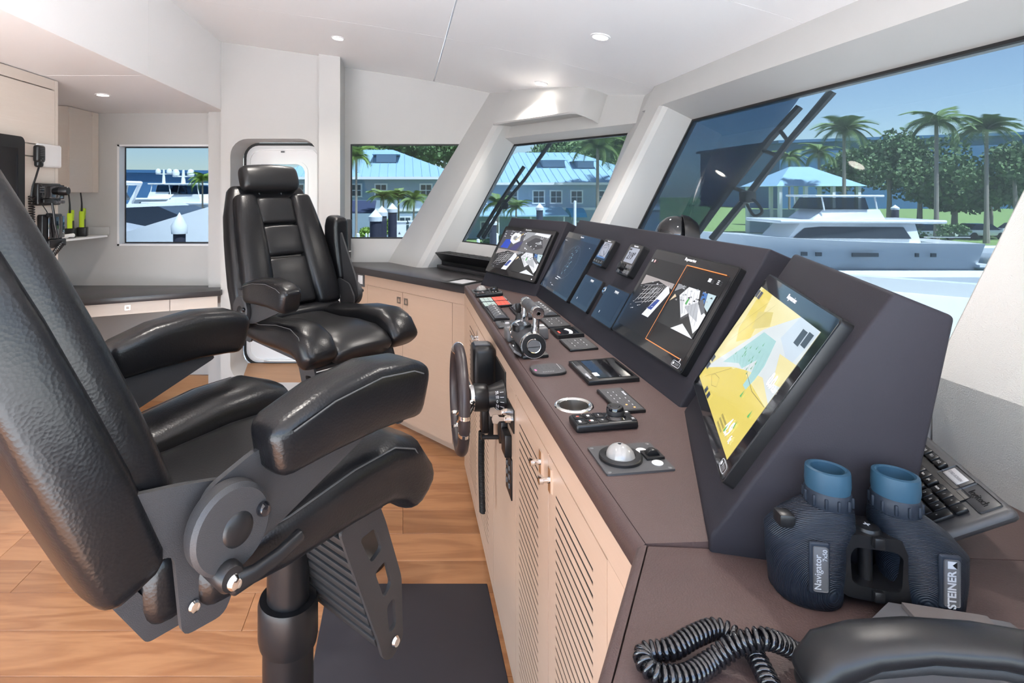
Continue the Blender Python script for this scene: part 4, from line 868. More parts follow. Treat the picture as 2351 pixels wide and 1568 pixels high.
# ================================================================== helm chairs
def chair(loc, ang, dz, label, left_up):
    c = thing('helm_chair', label, 'chair', loc, RZ(ang), 'black leather helm chairs')
    def k(x, y, z): return V((1.1*x, 1.1*y, 1.1*z + .035 + dz))
    XZ = Matrix(((1.1, 0, 0, 0), (0, 0, 1, 0), (0, 1.1, 0, .035+dz), (0, 0, 0, 1)))      # plate2d x,y -> chair x,z ; plate z -> chair y
    def plate(name, outer, y, th, m='powder', holes=(), r=.012, parent=c, mtx=None): return plate2d(name, round_poly(outer, r), holes, th, Matrix.Translation((0, 1.1*y, 0)) @ (mtx or Matrix.Identity(4)) @ XZ, m, parent)
    # pedestal
    B().lathe([(.0, 0), (.20, 0), (.20, .012), (.19, .02), (.08, .03), (.0585, .05), (.0585, .62), (.0, .62)], 40).build('pedestal', 'blackp', c)
    cz = .69 + dz
    B().lathe([(.0586, cz-.105), (.066, cz-.10), (.069, cz-.085), (.069, cz-.012), (.065, cz), (.049, cz)], 40).build('collar', 'blackp', c)
    B().lathe([(.0487, .55), (.0487, .955+dz), (.0, .955+dz)], 36).build('column', 'blackp', c)
    B().rbox((-.0, 0, .955+dz), (.20, .18, .03), .01, 2).build('swivel_head', 'powder', c)
    pan = round_poly([(-.465, .985), (-.39, .862), (.055, .848), (.055, .872), (-.37, .890), (-.44, .992)], .008)
    plate2d('seat_pan', pan, [], .50, XZ, 'powder', c)
    # seat
    B().sweep([k(-.33, 0, .908), k(-.2, 0, .905), k(-.06, 0, .912), k(.04, 0, .908), k(.09, 0, .892), k(.112, 0, .872)], (0, 1, 0), [.16]*6, [.043, .045, .05, .052, .052, .05], 3.4, 28, .022).build('seat_cushion', 'leather2', c, 60)
    for s in (-1, 1):
        pth = [k(-.315, .205*s, .925), k(-.2, .210*s, .925), k(-.07, .213*s, .938), k(.03, .213*s, .938), k(.085, .213*s, .918), k(.112, .213*s, .885)]
        bo = B().sweep(pth, (0, 1, 0), .083, [.048, .055, .066, .07, .068, .06], 3.0, 24, .028).build('seat_bolster', 'leather', c, 60)
        st = [p + V((0, .080*s*.93, h_*.78)) for p, h_ in zip(pth, (.048, .055, .066, .07, .068, .06))]
        B().tube(st, .0016, 6).build('stitching', 'thread', bo)
    B().sweep([k(-.36, -.212, .925), k(-.36, 0, .925), k(-.36, .212, .925)], (1, 0, 0), .045, .06, 2.6, 20, .03).build('lumbar_roll', 'leather', c, 60)
    # backrest
    def bx(z): return -.356 - .40*(z-1.03) - .04*max(0, z-1.25)
    def bpath(z0, z1, off, y0, y1, n=6): return [k(bx(z)-off, y0+(y1-y0)*(z-z0)/(z1-z0), z) for z in [z0+(z1-z0)*i/(n-1) for i in range(n)]]
    B().sweep(bpath(.985, 1.492, .085, 0, 0), (0, 1, 0), [.302, .302, .292, .279, .260, .222], [.058, .06, .058, .055, .05, .045], 6, 40, .034).build('back_shell', 'leather', c, 60)
    for z0, z1, m_ in ((.985, 1.185, 'lower'), (1.20, 1.33, 'middle'), (1.345, 1.462, 'upper')):
        B().sweep(bpath(z0+.012, z1-.012, .036, 0, 0, 4), (0, 1, 0), [.122 - .01*(z0-1)*3]*4, .034, 3.6, 28, .016).build('back_panel', 'leather2', c, 60)
    for s in (-1, 1):
        pth = bpath(.985, 1.462, .030, .178*s, .150*s, 8); hw_ = [.074, .082, .083, .082, .08, .076, .070, .060]
        bo = B().sweep(pth, (0, 1, 0), hw_, [.042, .05, .052, .052, .05, .048, .045, .04], 3.0, 24, .022).build('back_bolster', 'leather', c, 60)
        B().tube([p + V((.028, .9*w_*s, .0)) for p, w_ in zip(pth, hw_)], .0016, 6).build('stitching', 'thread', bo)
    # headrest
    B().sweep([k(-.602, y, 1.562) for y in (-.125, -.06, 0, .06, .125)], (-.35, 0, .94), [.070, .076, .078, .076, .070], [.045, .05, .052, .05, .045], 2.8, 28, .03).build('headrest', 'leather2', c, 60)
    for s in (-1, 1): B().tube([k(-.59, .06*s, 1.46), k(-.60, .06*s, 1.53)], .008, 10).build('headrest_post', 'blackp', c)
    # brackets, discs and arms
    pv = (-.312, 1.008)
    for s in (-1, 1):
        plate('side_bracket', [(-.458, 1.088), (-.36, 1.070), (-.30, 1.055), (-.262, 1.0), (-.266, .935), (-.30, .868), (-.36, .872), (-.371, .985), (-.418, .990)], .260*s, .010, 'powder', (), .014)
        up = (s == 1 and left_up)
        P0 = k(pv[0], 0, pv[1])
        rot = Matrix.Translation(P0) @ Matrix.Rotation(math.radians(-97 if up else 0), 4, 'Y') @ Matrix.Translation(-P0)
        arm = B(); arm.M = rot
        ap = [k(-.235, .292*s, 1.092), k(-.16, .292*s, 1.106), k(-.06, .292*s, 1.113), k(.02, .292*s, 1.106), k(.045, .292*s, 1.098)]; ah = [.046, .056, .061, .058, .054]
        a_ = arm.sweep(ap, (0, 1, 0), [.044, .047, .05, .05, .048], ah, 4.2, 32, .026).build('armrest', 'leather', c, 60)
        sb = B(); sb.M = rot
        sb.tube([p + V((0, .049*.97*q_, h_*.66)) for p, h_ in zip(ap, ah) for q_ in (s,)], .0014, 6).build('stitching', 'thread', a_)
        plate('arm_plate', [(-.335, 1.06), (-.258, 1.088), (-.20, 1.075), (-.04, 1.065), (-.01, 1.05), (-.235, .962), (-.33, .945), (-.365, 1.0)], .279*s, .010, 'powder', (), .018, c, rot)
        d = B().lathe([(.0, .0), (.062, .0), (.064, .004), (.064, .022), (.058, .028), (.0, .028)], 44, k(pv[0], .284*s, pv[1]), (0, s, 0)).build('pivot_disc', 'powder', c)
        B().lathe([(.0, .032), (.020, .032), (.024, .029), (.026, .027)], 28, k(pv[0]+.006, .284*s, pv[1]-.002), (0, s, 0)).build('disc_cap', 'blackp', d)
        B().lathe([(.0, .040), (.008, .038), (.011, .032), (.011, .026)], 18, k(pv[0]+.043, .284*s, pv[1]+.010), (0, s, 0)).build('disc_button', 'blackg', d)
        B().lathe([(.0, .006), (.007, .004), (.009, .0)], 14, k(-.345, .267*s, .905), (0, s, 0)).build('bolt', 'chrome', c)
    # recline lever on the right
    lv = B().sweep([k(-.318, -.318, .945), k(-.29, -.322, .946), k(-.25, -.322, .951), k(-.215, -.320, .960)], (0, 1, 0), [.010, .008, .0075, .009], [.016, .012, .011, .010], 2.6, 16, .006).build('recline_lever', 'blackp', c, 60)
    B().lathe([(.019, .0), (.021, .004), (.021, .05), (.017, .056), (.0, .056)], 24, k(-.322, -.272, .955), (0, -1, 0)).build('lever_hub', 'blackp', lv)
    B().lathe([(.0, .066), (.008, .063), (.012, .055)], 18, k(-.320, -.272, .950), (0, -1, 0)).build('lever_screw', 'chrome', lv)
    B().tube([k(-.40, -.22, .965), k(-.40, .22, .965)], .009, 10).build('tie_rod', 'chrome', c)
    B().lathe([(.0, .006), (.007, .005), (.009, 0)], 14, k(-.425, -.256, .975), (0, -1, 0)).build('bolt', 'chrome', c)
    # footrest
    fr = [(-.035, .83), (.065, .845), (.085, .80), (.132, .665), (.137, .535), (.105, .515), (.080, .525), (.064, .575), (-.005, .75)]
    hl = [round_poly(h_, .01) for h_ in ([(.015, .795), (.055, .80), (.075, .75), (.045, .735)], [(.055, .712), (.085, .722), (.102, .665), (.080, .648)], [(.088, .628), (.112, .635), (.116, .575), (.096, .568)])]
    ft = None
    for s in (-1, 1): 
        q_ = plate('footrest_side', fr, .2*s, .009, 'powder', hl, .014); ft = ft or q_
        B().lathe([(.0, .007), (.009, .005), (.012, 0)], 16, k(.112, .206*s, .545), (0, s, 0)).build('bolt', 'chrome', c)
    B().sweep([k(.0, -.195, .80), k(.0, .195, .80)], (1, 0, 0), .01, .01, 2, 10, .004).build('footrest_bar', 'powder', c)
    for i in range(10):
        u = i/9; x, z = -.015+.085*u, .80-.235*u
        b = B(); b.M = Matrix.Translation(k(x, 0, z)) @ Matrix.Rotation(math.radians(-18), 4, 'Y'); b.rbox((0, 0, 0), (.014, .43, .020), .003, 2).build('footrest_slat', 'rubber', c)
    return c
chair((-.267, 1.267, 0), math.radians(48.1), 0, 'black leather helm chair with both armrests down facing the steering wheel', False)
chair((-.262, 2.464, 0), math.radians(-46.1), -.05, 'black leather helm chair with one armrest folded up before the white door', True)
# ================================================================== aft side: cabinets, radios, small desk
XC = -1.922
tc_ = thing('tall_cabinet', 'tall pale oak cabinet with radios fixed to its front', 'cabinet', (XC-.2, 2.2, 0))
def c7(): 
    b = B(); b.M = Matrix.Translation((-XC+.2, -2.2, 0)); return b
c7().box((XC-.22, 2.0, 1.75), (.40, 2.04, .98)).build('body', 'oakh', tc_, 0)
c7().box((XC-.31, 3.022, 1.125), (.62, .024, 2.25)).build('end_panel', 'oakh', tc_, 0)
for z0, z1, nm in ((1.885, 2.19, 'door'), (2.194, 2.25, 'top_rail'), (1.82, 1.881, 'rail'), (1.268, 1.816, 'face_panel')): c7().box((XC-.010, 1.99, (z0+z1)/2), (.02, 2.03, z1-z0-.003)).build(nm, 'oakh', tc_, 0)
uc = thing('wall_cabinet', 'pale oak wall cabinet hung over the small desk by the window', 'cabinet', (-2.6, 4.08, 1.63))
def c8():
    b = B(); b.M = Matrix.Translation((2.6, -4.08, -1.63)); return b
c8().box((-2.585, 4.09, 1.94), (.37, .38, .62)).build('body', 'oakh', uc, 0); c8().box((-2.40, 4.05, 1.925), (.018, .29, .585)).build('door', 'oakh', uc, 0); c8().box((-2.40, 4.235, 1.94), (.02, .08, .62)).build('filler', 'oakh', uc, 0)
# devices on the tall cabinet front (normal +x, operator's right is +y)
RC = axes(V((0, 1, 0)), V((0, 0, 1)), V((1, 0, 0)))
def cdev(name, label, cat, px, py): p = V((XC, XC/((px-925)/FPX), 0)); p.z = EYE+(442-py)/FPX*p.y; return thing(name, label, cat, p, RC)
t_ = cdev('wall_monitor', 'flat monitor with black frame on the oak cabinet front behind the chair back', 'monitor', -66, 440)
B().rbox((.03, 0, .012), (.56, .55, .024), .03, 4, only=2).build('frame', 'blackp', t_); B().rbox((.03, 0, .0245), (.46, .43, .002), .004, 2, only=2).build('screen', 'blackg', t_)
t_ = cdev('junction_cover', 'plain white rounded cover plate beside the black microphone', 'cover plate', 108, 358)
B().rbox((0, 0, .01), (.20, .125, .02), .012, 4).build('cover', 'wplast', t_)
def mic(t_, z0=.0):
    B().rbox((0, .02, .03+z0), (.062, .09, .035), .014, 4).build('body', 'blackp', t_); B().rbox((0, -.03, .028+z0), (.046, .04, .03), .012, 3).build('heel', 'blackp', t_)
    for i in range(5): B().box((0, .048-.009*i, .0482+z0), (.036, .003, .002)).build('grille_slot', 'grey', t_, 0)
    for x, y in ((0, -.006), (-.012, -.014), (.012, -.014), (0, -.026)): B().rbox((x, y, .048+z0), (.008, .006, .003), .001, 1).build('button', 'grey', t_)
def coil(p0, p1, r, turns, w=.003, bow=0):
    p0, p1 = V(p0), V(p1); d = p1-p0; t = d.normalized(); u = t.cross(V((0, 0, 1)) if abs(t.z) < .9 else V((1, 0, 0))).normalized(); v = t.cross(u); n = int(turns*9)
    return [p0 + d*(i/n) + V((0, -bow*math.sin(math.pi*i/n), 0)) + (u*math.cos(2*math.pi*i/9) + v*math.sin(2*math.pi*i/9))*r for i in range(n+1)]
t_ = cdev('fist_microphone', 'black fist microphone clipped beside the white cover plate', 'microphone', 76, 362); mic(t_, .002)
B().tube([(-.0, -.05, .03), (-.022, -.10, .03), (-.040, -.15, .025), (-.042, -.20, .02)], .005, 8).build('cord', 'blackp', t_); B().tube(coil((-.042, -.20, .02), (-.038, -.36, .02), .013, 13), .0035, 5).build('coiled_cord', 'blackp', t_, 60)
t_ = cdev('vhf_radio', 'black radio with large round knob below the white cover plate', 'radio', 100, 446)
B().rbox((0, 0, .02), (.19, .118, .034), .010, 3).build('case', 'blackp', t_); B().rbox((.01, .012, .042), (.19, .075, .004), .006, 2).build('display_face', 'blackg', t_); B().lathe([(.0, .045), (.020, .045), (.024, .038), (.025, .0)], 24, (.075, .018, .042)).build('volume_knob', 'blackp', t_)
for i in range(3): B().box((-.08, .036-.012*i, .045), (.035, .004, .002)).build('speaker_slot', 'grey', t_, 0)
for x in (.03, .06, .09): B().lathe([(.0, .012), (.008, .012), (.009, 0)], 14, (x, -.043, .042)).build('button', 'grey', t_)
B().rbox((-.035, -.036, .048), (.085, .02, .014), .004, 2).build('plug', 'blackp', t_); B().tube([(-.01, -.04, .05), (-.005, -.09, .056), (.0, -.16, .060), (.02, -.235, .064)], .006, 8).build('cable', 'blackp', t_); B().tube([(-.06, -.05, .03), (-.05, -.09, .05), (-.042, -.118, .056)], .0025, 6).build('thin_cable', 'blackp', t_)
t_ = cdev('satellite_handset_unit', 'black glossy handset unit with curled cord under the knobbed radio', 'handset unit', 106, 531)
B().rbox((0, 0, .02), (.165, .185, .034), .008, 3).build('case', 'blackp', t_); B().rbox((.02, .02, .043), (.135, .12, .008), .004, 2).build('window', 'blackg', t_); B().rbox((.02, -.065, .045), (.145, .04, .016), .006, 3).build('cradle', 'blackp', t_); B().tube(coil((.05, -.065, .06), (-.03, -.13, .05), .012, 9), .0035, 5).build('coiled_cord', 'blackp', t_, 60)
B().rbox((-.045, .09, .045), (.03, .02, .02), .005, 2).build('clip', 'blackp', t_)
# shelf with two walkie talkies
t_ = thing('charger_shelf', 'thin white shelf on the grey wall carrying two lime radios', 'shelf', (-2.45, 4.02, 1.285))
b = B(); b.M = Matrix.Translation((2.45, -4.02, 0)); b.prism([(-2.77, 3.45, 0), (-2.42, 3.62, 0), (-2.30, 4.24, 0), (-2.32, 4.275, 0), (-2.77, 4.275, 0)], (0, 0, .014)).build('board', 'wplast', t_, 0); b = B(); b.box((.0, .249, .045), (.30, .012, .06)).build('upstand', 'cream', t_, 0)
t_ = thing('clear_wrap', 'crumpled clear plastic wrap lying on the white shelf', 'plastic wrap', (-2.40, 3.80, 1.316))
b = B(); rn = random.Random(4); b.tube([(.02*rn.random(), -.18+.04*i, .005*rn.random()) for i in range(9)], [.012+.006*rn.random() for i in range(9)], 7).build('wrap', 'wplast', t_, 0)
for i, (x, y, hh) in enumerate(((-2.43, 3.98, .19), (-2.42, 4.11, .20))):
    t_ = thing('walkie_talkie', ('lime yellow walkie talkie in a black charger beside the oak end panel', 'lime yellow walkie talkie with bold black print nearer the window')[i], 'radio', (x, y, 1.2995), RZ(math.radians(20)), 'lime walkie talkies')
    B().rbox((0, 0, .035), (.07, .075, .07), .008, 3).build('charger', 'blackp', t_); B().rbox((0, 0, hh*.62), (.036, .058, hh*.68), .008, 3).build('case', 'yellow', t_); B().rbox((.016, -.005, hh*.5), (.012, .04, .06), .004, 2).build('keypad', 'blackp' if i == 0 else 'grey', t_)
    B().rbox((0, .022, hh*.93), (.038, .016, .05), .004, 2).build('shoulder', 'yellow', t_); B().tube([(0, -.02, hh*.95), (0, -.02, hh+.05), (-.004, -.016, hh+.09), (-.01, -.008, hh+.128)], [.008, .006, .005, .005], 8).build('aerial', 'blackp', t_)
    if i: text('V2', .026, Matrix.Translation((.0185, .006, hh*.72)) @ axes(V((0, 0, -1)), V((0, 1, 0)), V((1, 0, 0))).to_4x4(), 'blackp', t_, 'bold_mark')
# corner desk with drawers
t_ = thing('corner_desk_top', 'dark polished worktop of the small corner desk below the aft window', 'worktop')
slab('top', [(-2.26, 3.66), (-1.36, 4.055), (-1.36, 4.195), (-1.50, 4.195), (-1.50, 4.278), (-2.76, 4.278), (-2.76, 3.66)], .90, .04, 'counter', t_, None, .003)
dk = thing('desk_drawer_unit', 'pale oak drawer unit with two drawer fronts under the corner desk', 'drawer unit', (-1.9, 4.0, .75))
e_a, e_b = V((-2.235, 3.69, 0)), V((-1.375, 4.068, 0)); de = (e_b-e_a).normalized(); ne = V((de.y, -de.x, 0))
def dpiece(nm, a0, a1, z0, z1, m0, th, mt='oakh'): 
    b = B(); b.M = Matrix.Translation((1.9, -4.0, -.75)); p = [e_a + de*a - ne*m + V((0, 0, z0)) for a, m in ((a0, m0), (a1, m0), (a1, m0+th), (a0, m0+th))]; return b.prism(p, (0, 0, z1-z0)).build(nm, mt, dk, 0)
dpiece('body', 0, .93, .775, .859, .02, .10); d1 = dpiece('drawer', 0, .60, .775, .858, 0, .018); dpiece('drawer', .605, .93, .775, .858, 0, .018)
b = B(); b.M = Matrix.Translation((1.9, -4.0, -.75)); p = e_a + de*.33 + ne*.001 + V((0, 0, .822)); frame_solid(b, [p + de*x + V((0, 0, z)) for x, z in ((-.018, -.018), (.018, -.018), (.018, .018), (-.018, .018))], [p + de*x + V((0, 0, z)) for x, z in ((-.009, -.009), (.009, -.009), (.009, .009), (-.009, .009))], ne*.004).build('pull', 'steel', d1, 0)
# black torch standing on the counter by the column
t_ = thing('torch', 'black tubular torch clipped upright beside the white column', 'torch', (-.424, 4.24, CZ))
B().lathe([(.0, 0), (.020, 0), (.020, .23), (.021, .235), (.021, .25), (.020, .26), (.026, .30), (.027, .345), (.020, .35), (.0, .35)], 20).build('body', 'plate', t_); B().lathe([(.0205, .10), (.0215, .101), (.0215, .106), (.0205, .107)], 20).build('white_band', 'wplast', t_); B().rbox((-.028, .0, .29), (.034, .02, .035), .004, 2).build('clip', 'blackp', t_)
# ================================================================== near desk: keyboard, binoculars, telephone
# keyboard leaning on the wall behind the chart pod
kl = V((.396, .918, 0)).normalized(); ks = V((-.1075, .026, -.075)); ks = (ks - kl*ks.dot(kl)).normalized(); kn = kl.cross(-ks).normalized()
if kn.z < 0: kn = -kn
TK = V((.847, .752, 1.1925))
# x = along length (toward far end), y = up the slope, z = key side
kb_ = thing('computer_keyboard', 'black computer keyboard leaning behind the angled pod', 'keyboard', TK, axes(-kl, -ks, (-kl).cross(-ks)) if (-kl).cross(-ks).z > 0 else axes(kl, -ks, kl.cross(-ks)))
sg = -1 if (-kl).cross(-ks).z > 0 else 1      # local x runs along sg*kl
KW, KD = .445, .154
xo = -KW if sg == -1 else 0
def kx(d): return -d if sg == -1 else d        # distance d from the near end
B().rbox((kx(KW/2), -KD/2, -.009), (KW, KD, .018), .009, 3).build('case', 'plate', kb_)
B().rbox((kx(KW/2+.02), -KD/2-.012, .0005), (KW-.06, KD-.034, .002), .003, 2).build('key_bed', 'blackp', kb_)
key_m = {}
def key(d, y, w, h, leg=''):
    kk = (round(w, 4), round(h, 4))
    if kk not in key_m: o = B().rbox((0, 0, .003), (w, h, .006), .0022, 2).build('key', 'blackp', kb_); key_m[kk] = o.data
    else: o = bpy.data.objects.new('key', key_m[kk]); COL.objects.link(o); o.parent = kb_
    o.location = (kx(d), y, .0012)
    if leg: text(leg, .0062, T(kx(d), y, .0078), 'keyw', kb_, 'key_legend', 0)
for r, row in enumerate((('num', '/', '*', '-'), ('7', '8', '9', '+'), ('4', '5', '6', ''), ('1', '2', '3', 'ent'), ('0', '', '.', ''))):
    for q_, s in enumerate(row):
        if s: key(.030+.0195*(3-q_), -.054-.0195*r if s not in ('+', 'ent') else -.054-.0195*(r+.5), .0175 if s != '0' else .0175, .0175 if s not in ('+', 'ent') else .037, s)
for r, row in enumerate((('ins', 'hm', 'pu'), ('del', 'end', 'pd'))):
    for q_, s in enumerate(row): key(.115+.0195*(2-q_), -.054-.0195*r, .0175, .0175, s)
key(.1345, -.1125, .0175, .0175, ''); 
for q_ in range(3): key(.115+.0195*(2-q_), -.132, .0175, .0175, '')
for r in range(5):
    for q_ in range(13): key(.185+.0193*q_, -.054-.0195*r, .0175, .0175, '' if r else '1234567890-=<'[12-q_])
for q_ in range(12): key(.150+.0235*q_, -.0235, .0205, .0150, 'F%d' % (12-q_))
B().rbox((kx(.108), -.0225, .0004), (.056, .030, .002), .003, 2).build('label_panel', 'plate', kb_); B().rbox((kx(.110), -.0215, .0012), (.042, .018, .002), .001, 2).build('label_plate', 'lgrey', kb_); text('STBD SCREEN', .0058, T(kx(.110), -.0215, .0024), 'grey', kb_, 'label_lettering', 0)
B().rbox((kx(.045), -.0225, .0004), (.064, .030, .002), .003, 2).build('logo_panel', 'plate', kb_)
text('logitech', .0135, T(kx(.044), -.0225, .0016), 'blackp', kb_, 'maker_name', .0004)
# ---- binoculars standing on their objectives
bi = thing('binoculars', 'navy rubber armoured binoculars with blue eyecups standing on the desk wing', 'binoculars', (.610, .725, DZ), RZ(math.radians(-10)))
def ridged(col, cx):
    m, t, b_ = new_mat('ridged_navy'); b_.inputs['Base Color'].default_value = (*col, 1); b_.inputs['Roughness'].default_value = .42; b_.inputs['Specular IOR Level'].default_value = .35
    tc = N(t, 'ShaderNodeTexCoord'); mp = N(t, 'ShaderNodeMapping'); mp.inputs['Location'].default_value = (-cx, .06, -.02); t.links.new(tc.outputs['Object'], mp.inputs[0])
    w = N(t, 'ShaderNodeTexWave', Scale=190.0, Distortion=0); w.wave_type = 'RINGS'; w.rings_direction = 'SPHERICAL'; t.links.new(mp.outputs[0], w.inputs['Vector'])
    bp = N(t, 'ShaderNodeBump', Strength=.7); bp.inputs['Distance'].default_value = .0012; t.links.new(w.outputs['Fac'], bp.inputs['Height']); t.links.new(bp.outputs[0], b_.inputs['Normal']); return m
for s in (-1, 1):
    x0 = .066*s; rm = ridged((.011, .016, .026), x0 - .02*s)
    prof = [(0, .037, .036), (.004, .040, .039), (.02, .041, .041), (.05, .044, .043), (.08, .045, .042), (.100, .042, .038), (.112, .034, .033), (.122, .027, .027)]
    rings = []
    for z, a, b_ in prof:
        ox = x0 + .002*s - (.028*s*max(0, (z-.080)/.042)); rg = []
        for j in range(36):
            t = 2*math.pi*j/36; cx_2, sx_2 = math.cos(t), math.sin(t); rg.append(V((ox + a*math.copysign(abs(cx_2)**.85, cx_2), b_*math.copysign(abs(sx_2)**.9, sx_2), z)))
        rings.append(rg)
    br = B().loft(rings).build('barrel', rm, bi, 60)
    xe = x0 - .026*s
    B().lathe([(.024, .118), (.026, .122), (.026, .140), (.0245, .142)], 36, (xe, 0, 0)).build('focus_ring', 'navy', bi)
    for k in range(12):
        a = 2*math.pi*k/12; B().rbox((xe+.0262*math.cos(a), .0262*math.sin(a), .131), (.004, .004, .014), .0015, 2).build('focus_rib', 'navy', bi)
    B().lathe([(.0175, .146), (.0180, .160), (.0185, .1685), (.021, .170), (.0245, .169), (.0250, .166), (.0255, .150), (.0245, .142), (.022, .141)], 40, (xe, 0, 0)).build('eyecup', 'blue', bi)
    B().lathe([(.0, .150), (.0178, .150), (.0178, .147), (.0, .147)], 28, (xe, 0, 0)).build('eyepiece_lens', 'blackg', bi)
    # name plate on the front of the barrel, facing -y
    pc = (x0+.006*s, -.0425, .060); B().rbox(pc, (.024, .006, .066), .003, 3).build('badge_frame', 'navy', bi); B().rbox((pc[0], pc[1]-.0032, pc[2]), (.017, .0012, .057), .002, 2).build('badge', 'grey', bi)
    FY = axes(V((0, 0, 1)), V((-1, 0, 0)), V((0, -1, 0))).to_4x4()
    if s < 0:
        text('Navigator', .0112, Matrix.Translation((pc[0]-.003, pc[1]-.0041, pc[2]-.004)) @ FY, 'silver', bi, 'badge_lettering', .0002); text('7x50', .0075, Matrix.Translation((pc[0]+.005, pc[1]-.0041, pc[2]+.018)) @ FY, 'silver', bi, 'badge_lettering', .0002)
    else:
        text('STEINER', .0125, Matrix.Translation((pc[0], pc[1]-.0041, pc[2]-.008)) @ FY, 'silver', bi, 'badge_lettering', .0002, bold=.0003)
        B().add([(pc[0]-.005, pc[1]-.0043, pc[2]+.018), (pc[0]+.005, pc[1]-.0043, pc[2]+.018), (pc[0]+.005, pc[1]-.0043, pc[2]+.027), (pc[0]-.005, pc[1]-.0043, pc[2]+.027)], [(0, 1, 2, 3)]).build('badge_mark', 'silver', bi, 0)
        B().add([(pc[0]+.005, pc[1]-.0045, pc[2]+.018), (pc[0]-.0, pc[1]-.0045, pc[2]+.0225), (pc[0]+.005, pc[1]-.0045, pc[2]+.027)], [(0, 1, 2)]).build('badge_mark', 'blackp', bi, 0)
B().rbox((-.098, -.012, .103), (.020, .022, .018), .004, 2).build('strap_lug', 'blackp', bi)
# bridge: rounded frame between the barrels plus hinge
bp_ = round_poly([(-.042, .020), (.042, .012), (.046, .085), (.030, .098), (-.030, .100), (-.046, .085)], .016); bh = round_poly([(-.028, .036), (.028, .030), (.030, .075), (.022, .082), (-.024, .084), (-.030, .074)], .010)
plate2d('bridge', bp_, [bh], .050, Matrix.Translation((0, -.006, 0)) @ Matrix(((1, 0, 0, 0), (0, 0, 1, 0), (0, 1, 0, 0), (0, 0, 0, 1))), 'blackp', bi)
B().lathe([(.0, .022), (.0075, .022), (.008, .10), (.0, .10)], 16, (0, -.008, 0)).build('hinge', 'blackp', bi); B().lathe([(.0, .104), (.013, .103), (.015, .099), (.015, .094)], 24, (0, -.012, 0)).build('hinge_cap', 'blackp', bi); text('+', .016, T(0, -.012, .1045), 'silver', bi, 'cap_mark')
for z in (.026, .094): B().rbox((0, -.034, z), (.012, .008, .014), .002, 2).build('hinge_clip', 'blackp', bi)
# ---- telephone: base unit, handset, coiled cord
ph = thing('desk_telephone', 'grey desk telephone unit lying on the desk wing under the handset', 'telephone', (.58, .565, DZ), RZ(math.radians(-6)))
B().prism([(-.09, -.07, 0), (.14, -.07, 0), (.14, .105, 0), (.10, .112, 0), (.02, .125, 0), (-.02, .095, 0), (-.09, .07, 0)], (0, 0, .022)).build('base', 'grey', ph, 0); B().prism([(.02, .05, .022), (.10, .05, .022), (.115, .105, .022), (.03, .118, .022)], (0, 0, .006)).build('lid', 'taupe', ph, 0)
b = B()
gx0, gx1, gy0, gy1 = .0, .10, -.055, .0
B().box(((gx0+gx1)/2, (gy0+gy1)/2, .0225), (gx1-gx0+.006, gy1-gy0+.006, .002)).build('grille_back', 'dark', ph, 0)
for i in range(13): b.box((gx0+(gx1-gx0)*i/12, (gy0+gy1)/2, .0245), (.0022, gy1-gy0, .0025))
for j in range(11): b.box(((gx0+gx1)/2, gy0+(gy1-gy0)*j/10, .0245), (gx1-gx0, .0017, .0025))
b.build('speaker_grille', 'lgrey', ph, 0)
hs = thing('telephone_handset', 'black telephone handset with arched grip resting on the grey base', 'telephone', (.542, .525, DZ), RZ(math.radians(-8)))
pts = [(-.128, .01, .050), (-.112, .012, .068), (-.08, .014, .082), (-.03, .015, .092), (.03, .015, .094), (.09, .014, .088), (.13, .012, .074), (.145, .01, .055)]
B().sweep(pts, (0, 1, 0), [.024, .026, .025, .024, .024, .025, .027, .024], [.015, .017, .014, .0125, .0125, .014, .018, .015], 2.6, 26, .012).build('grip', 'blackp', hs, 60)
B().sweep([(p[0], p[1], p[2]-.014) for p in pts], (0, 1, 0), [.020]*8, [.010]*8, 2.4, 20, .008).build('inner_shell', 'rubber', hs, 60)
B().rbox((-.112, .01, .036), (.052, .052, .032), .014, 4).build('mouthpiece', 'blackp', hs); B().rbox((.128, .01, .038), (.056, .054, .034), .014, 4).build('earpiece', 'blackp', hs)
B().tube([(-.138, .0, .03), (-.155, -.006, .030), (-.165, -.02, .022), (-.160, -.03, .014)], .0035, 8).build('cord_plug', 'lgrey', hs)
cd = thing('coiled_phone_cord', 'glossy black coiled telephone cord looped on the brown desk wing', 'cord', (.34, .615, DZ))
# loop path on the desk
ctrl = [(.042, -.080, .014), (.046, -.058, .014), (.054, -.024, .014), (.058, .010, .016), (.036, .030, .022), (.0, .020, .022), (-.035, .006, .018), (-.062, .006, .014), (-.070, -.008, .014), (-.060, -.022, .013), (-.030, -.022, .013), (.005, -.006, .014), (.035, -.002, .030), (.062, -.006, .040), (.088, -.002, .030), (.110, .002, .016), (.132, .004, .014)]
def catmull(P, n=14):
    P = [V(p) for p in P]; out_ = []
    for i in range(len(P)-1):
        p0, p1, p2, p3 = P[max(i-1, 0)], P[i], P[i+1], P[min(i+2, len(P)-1)]
        for j in range(n):
            t = j/n; out_.append(.5*((2*p1) + (p2-p0)*t + (2*p0-5*p1+4*p2-p3)*t*t + (3*p1-p0-3*p2+p3)*t**3))
    return out_ + [P[-1]]
cp = catmull(ctrl); 
Ls = [0]
for a, b_ in zip(cp, cp[1:]): Ls.append(Ls[-1]+(b_-a).length)
hel = []; pitch = .0068; nn_ = int(Ls[-1]/pitch*12); i = 0; up_ = V((0, 0, 1))
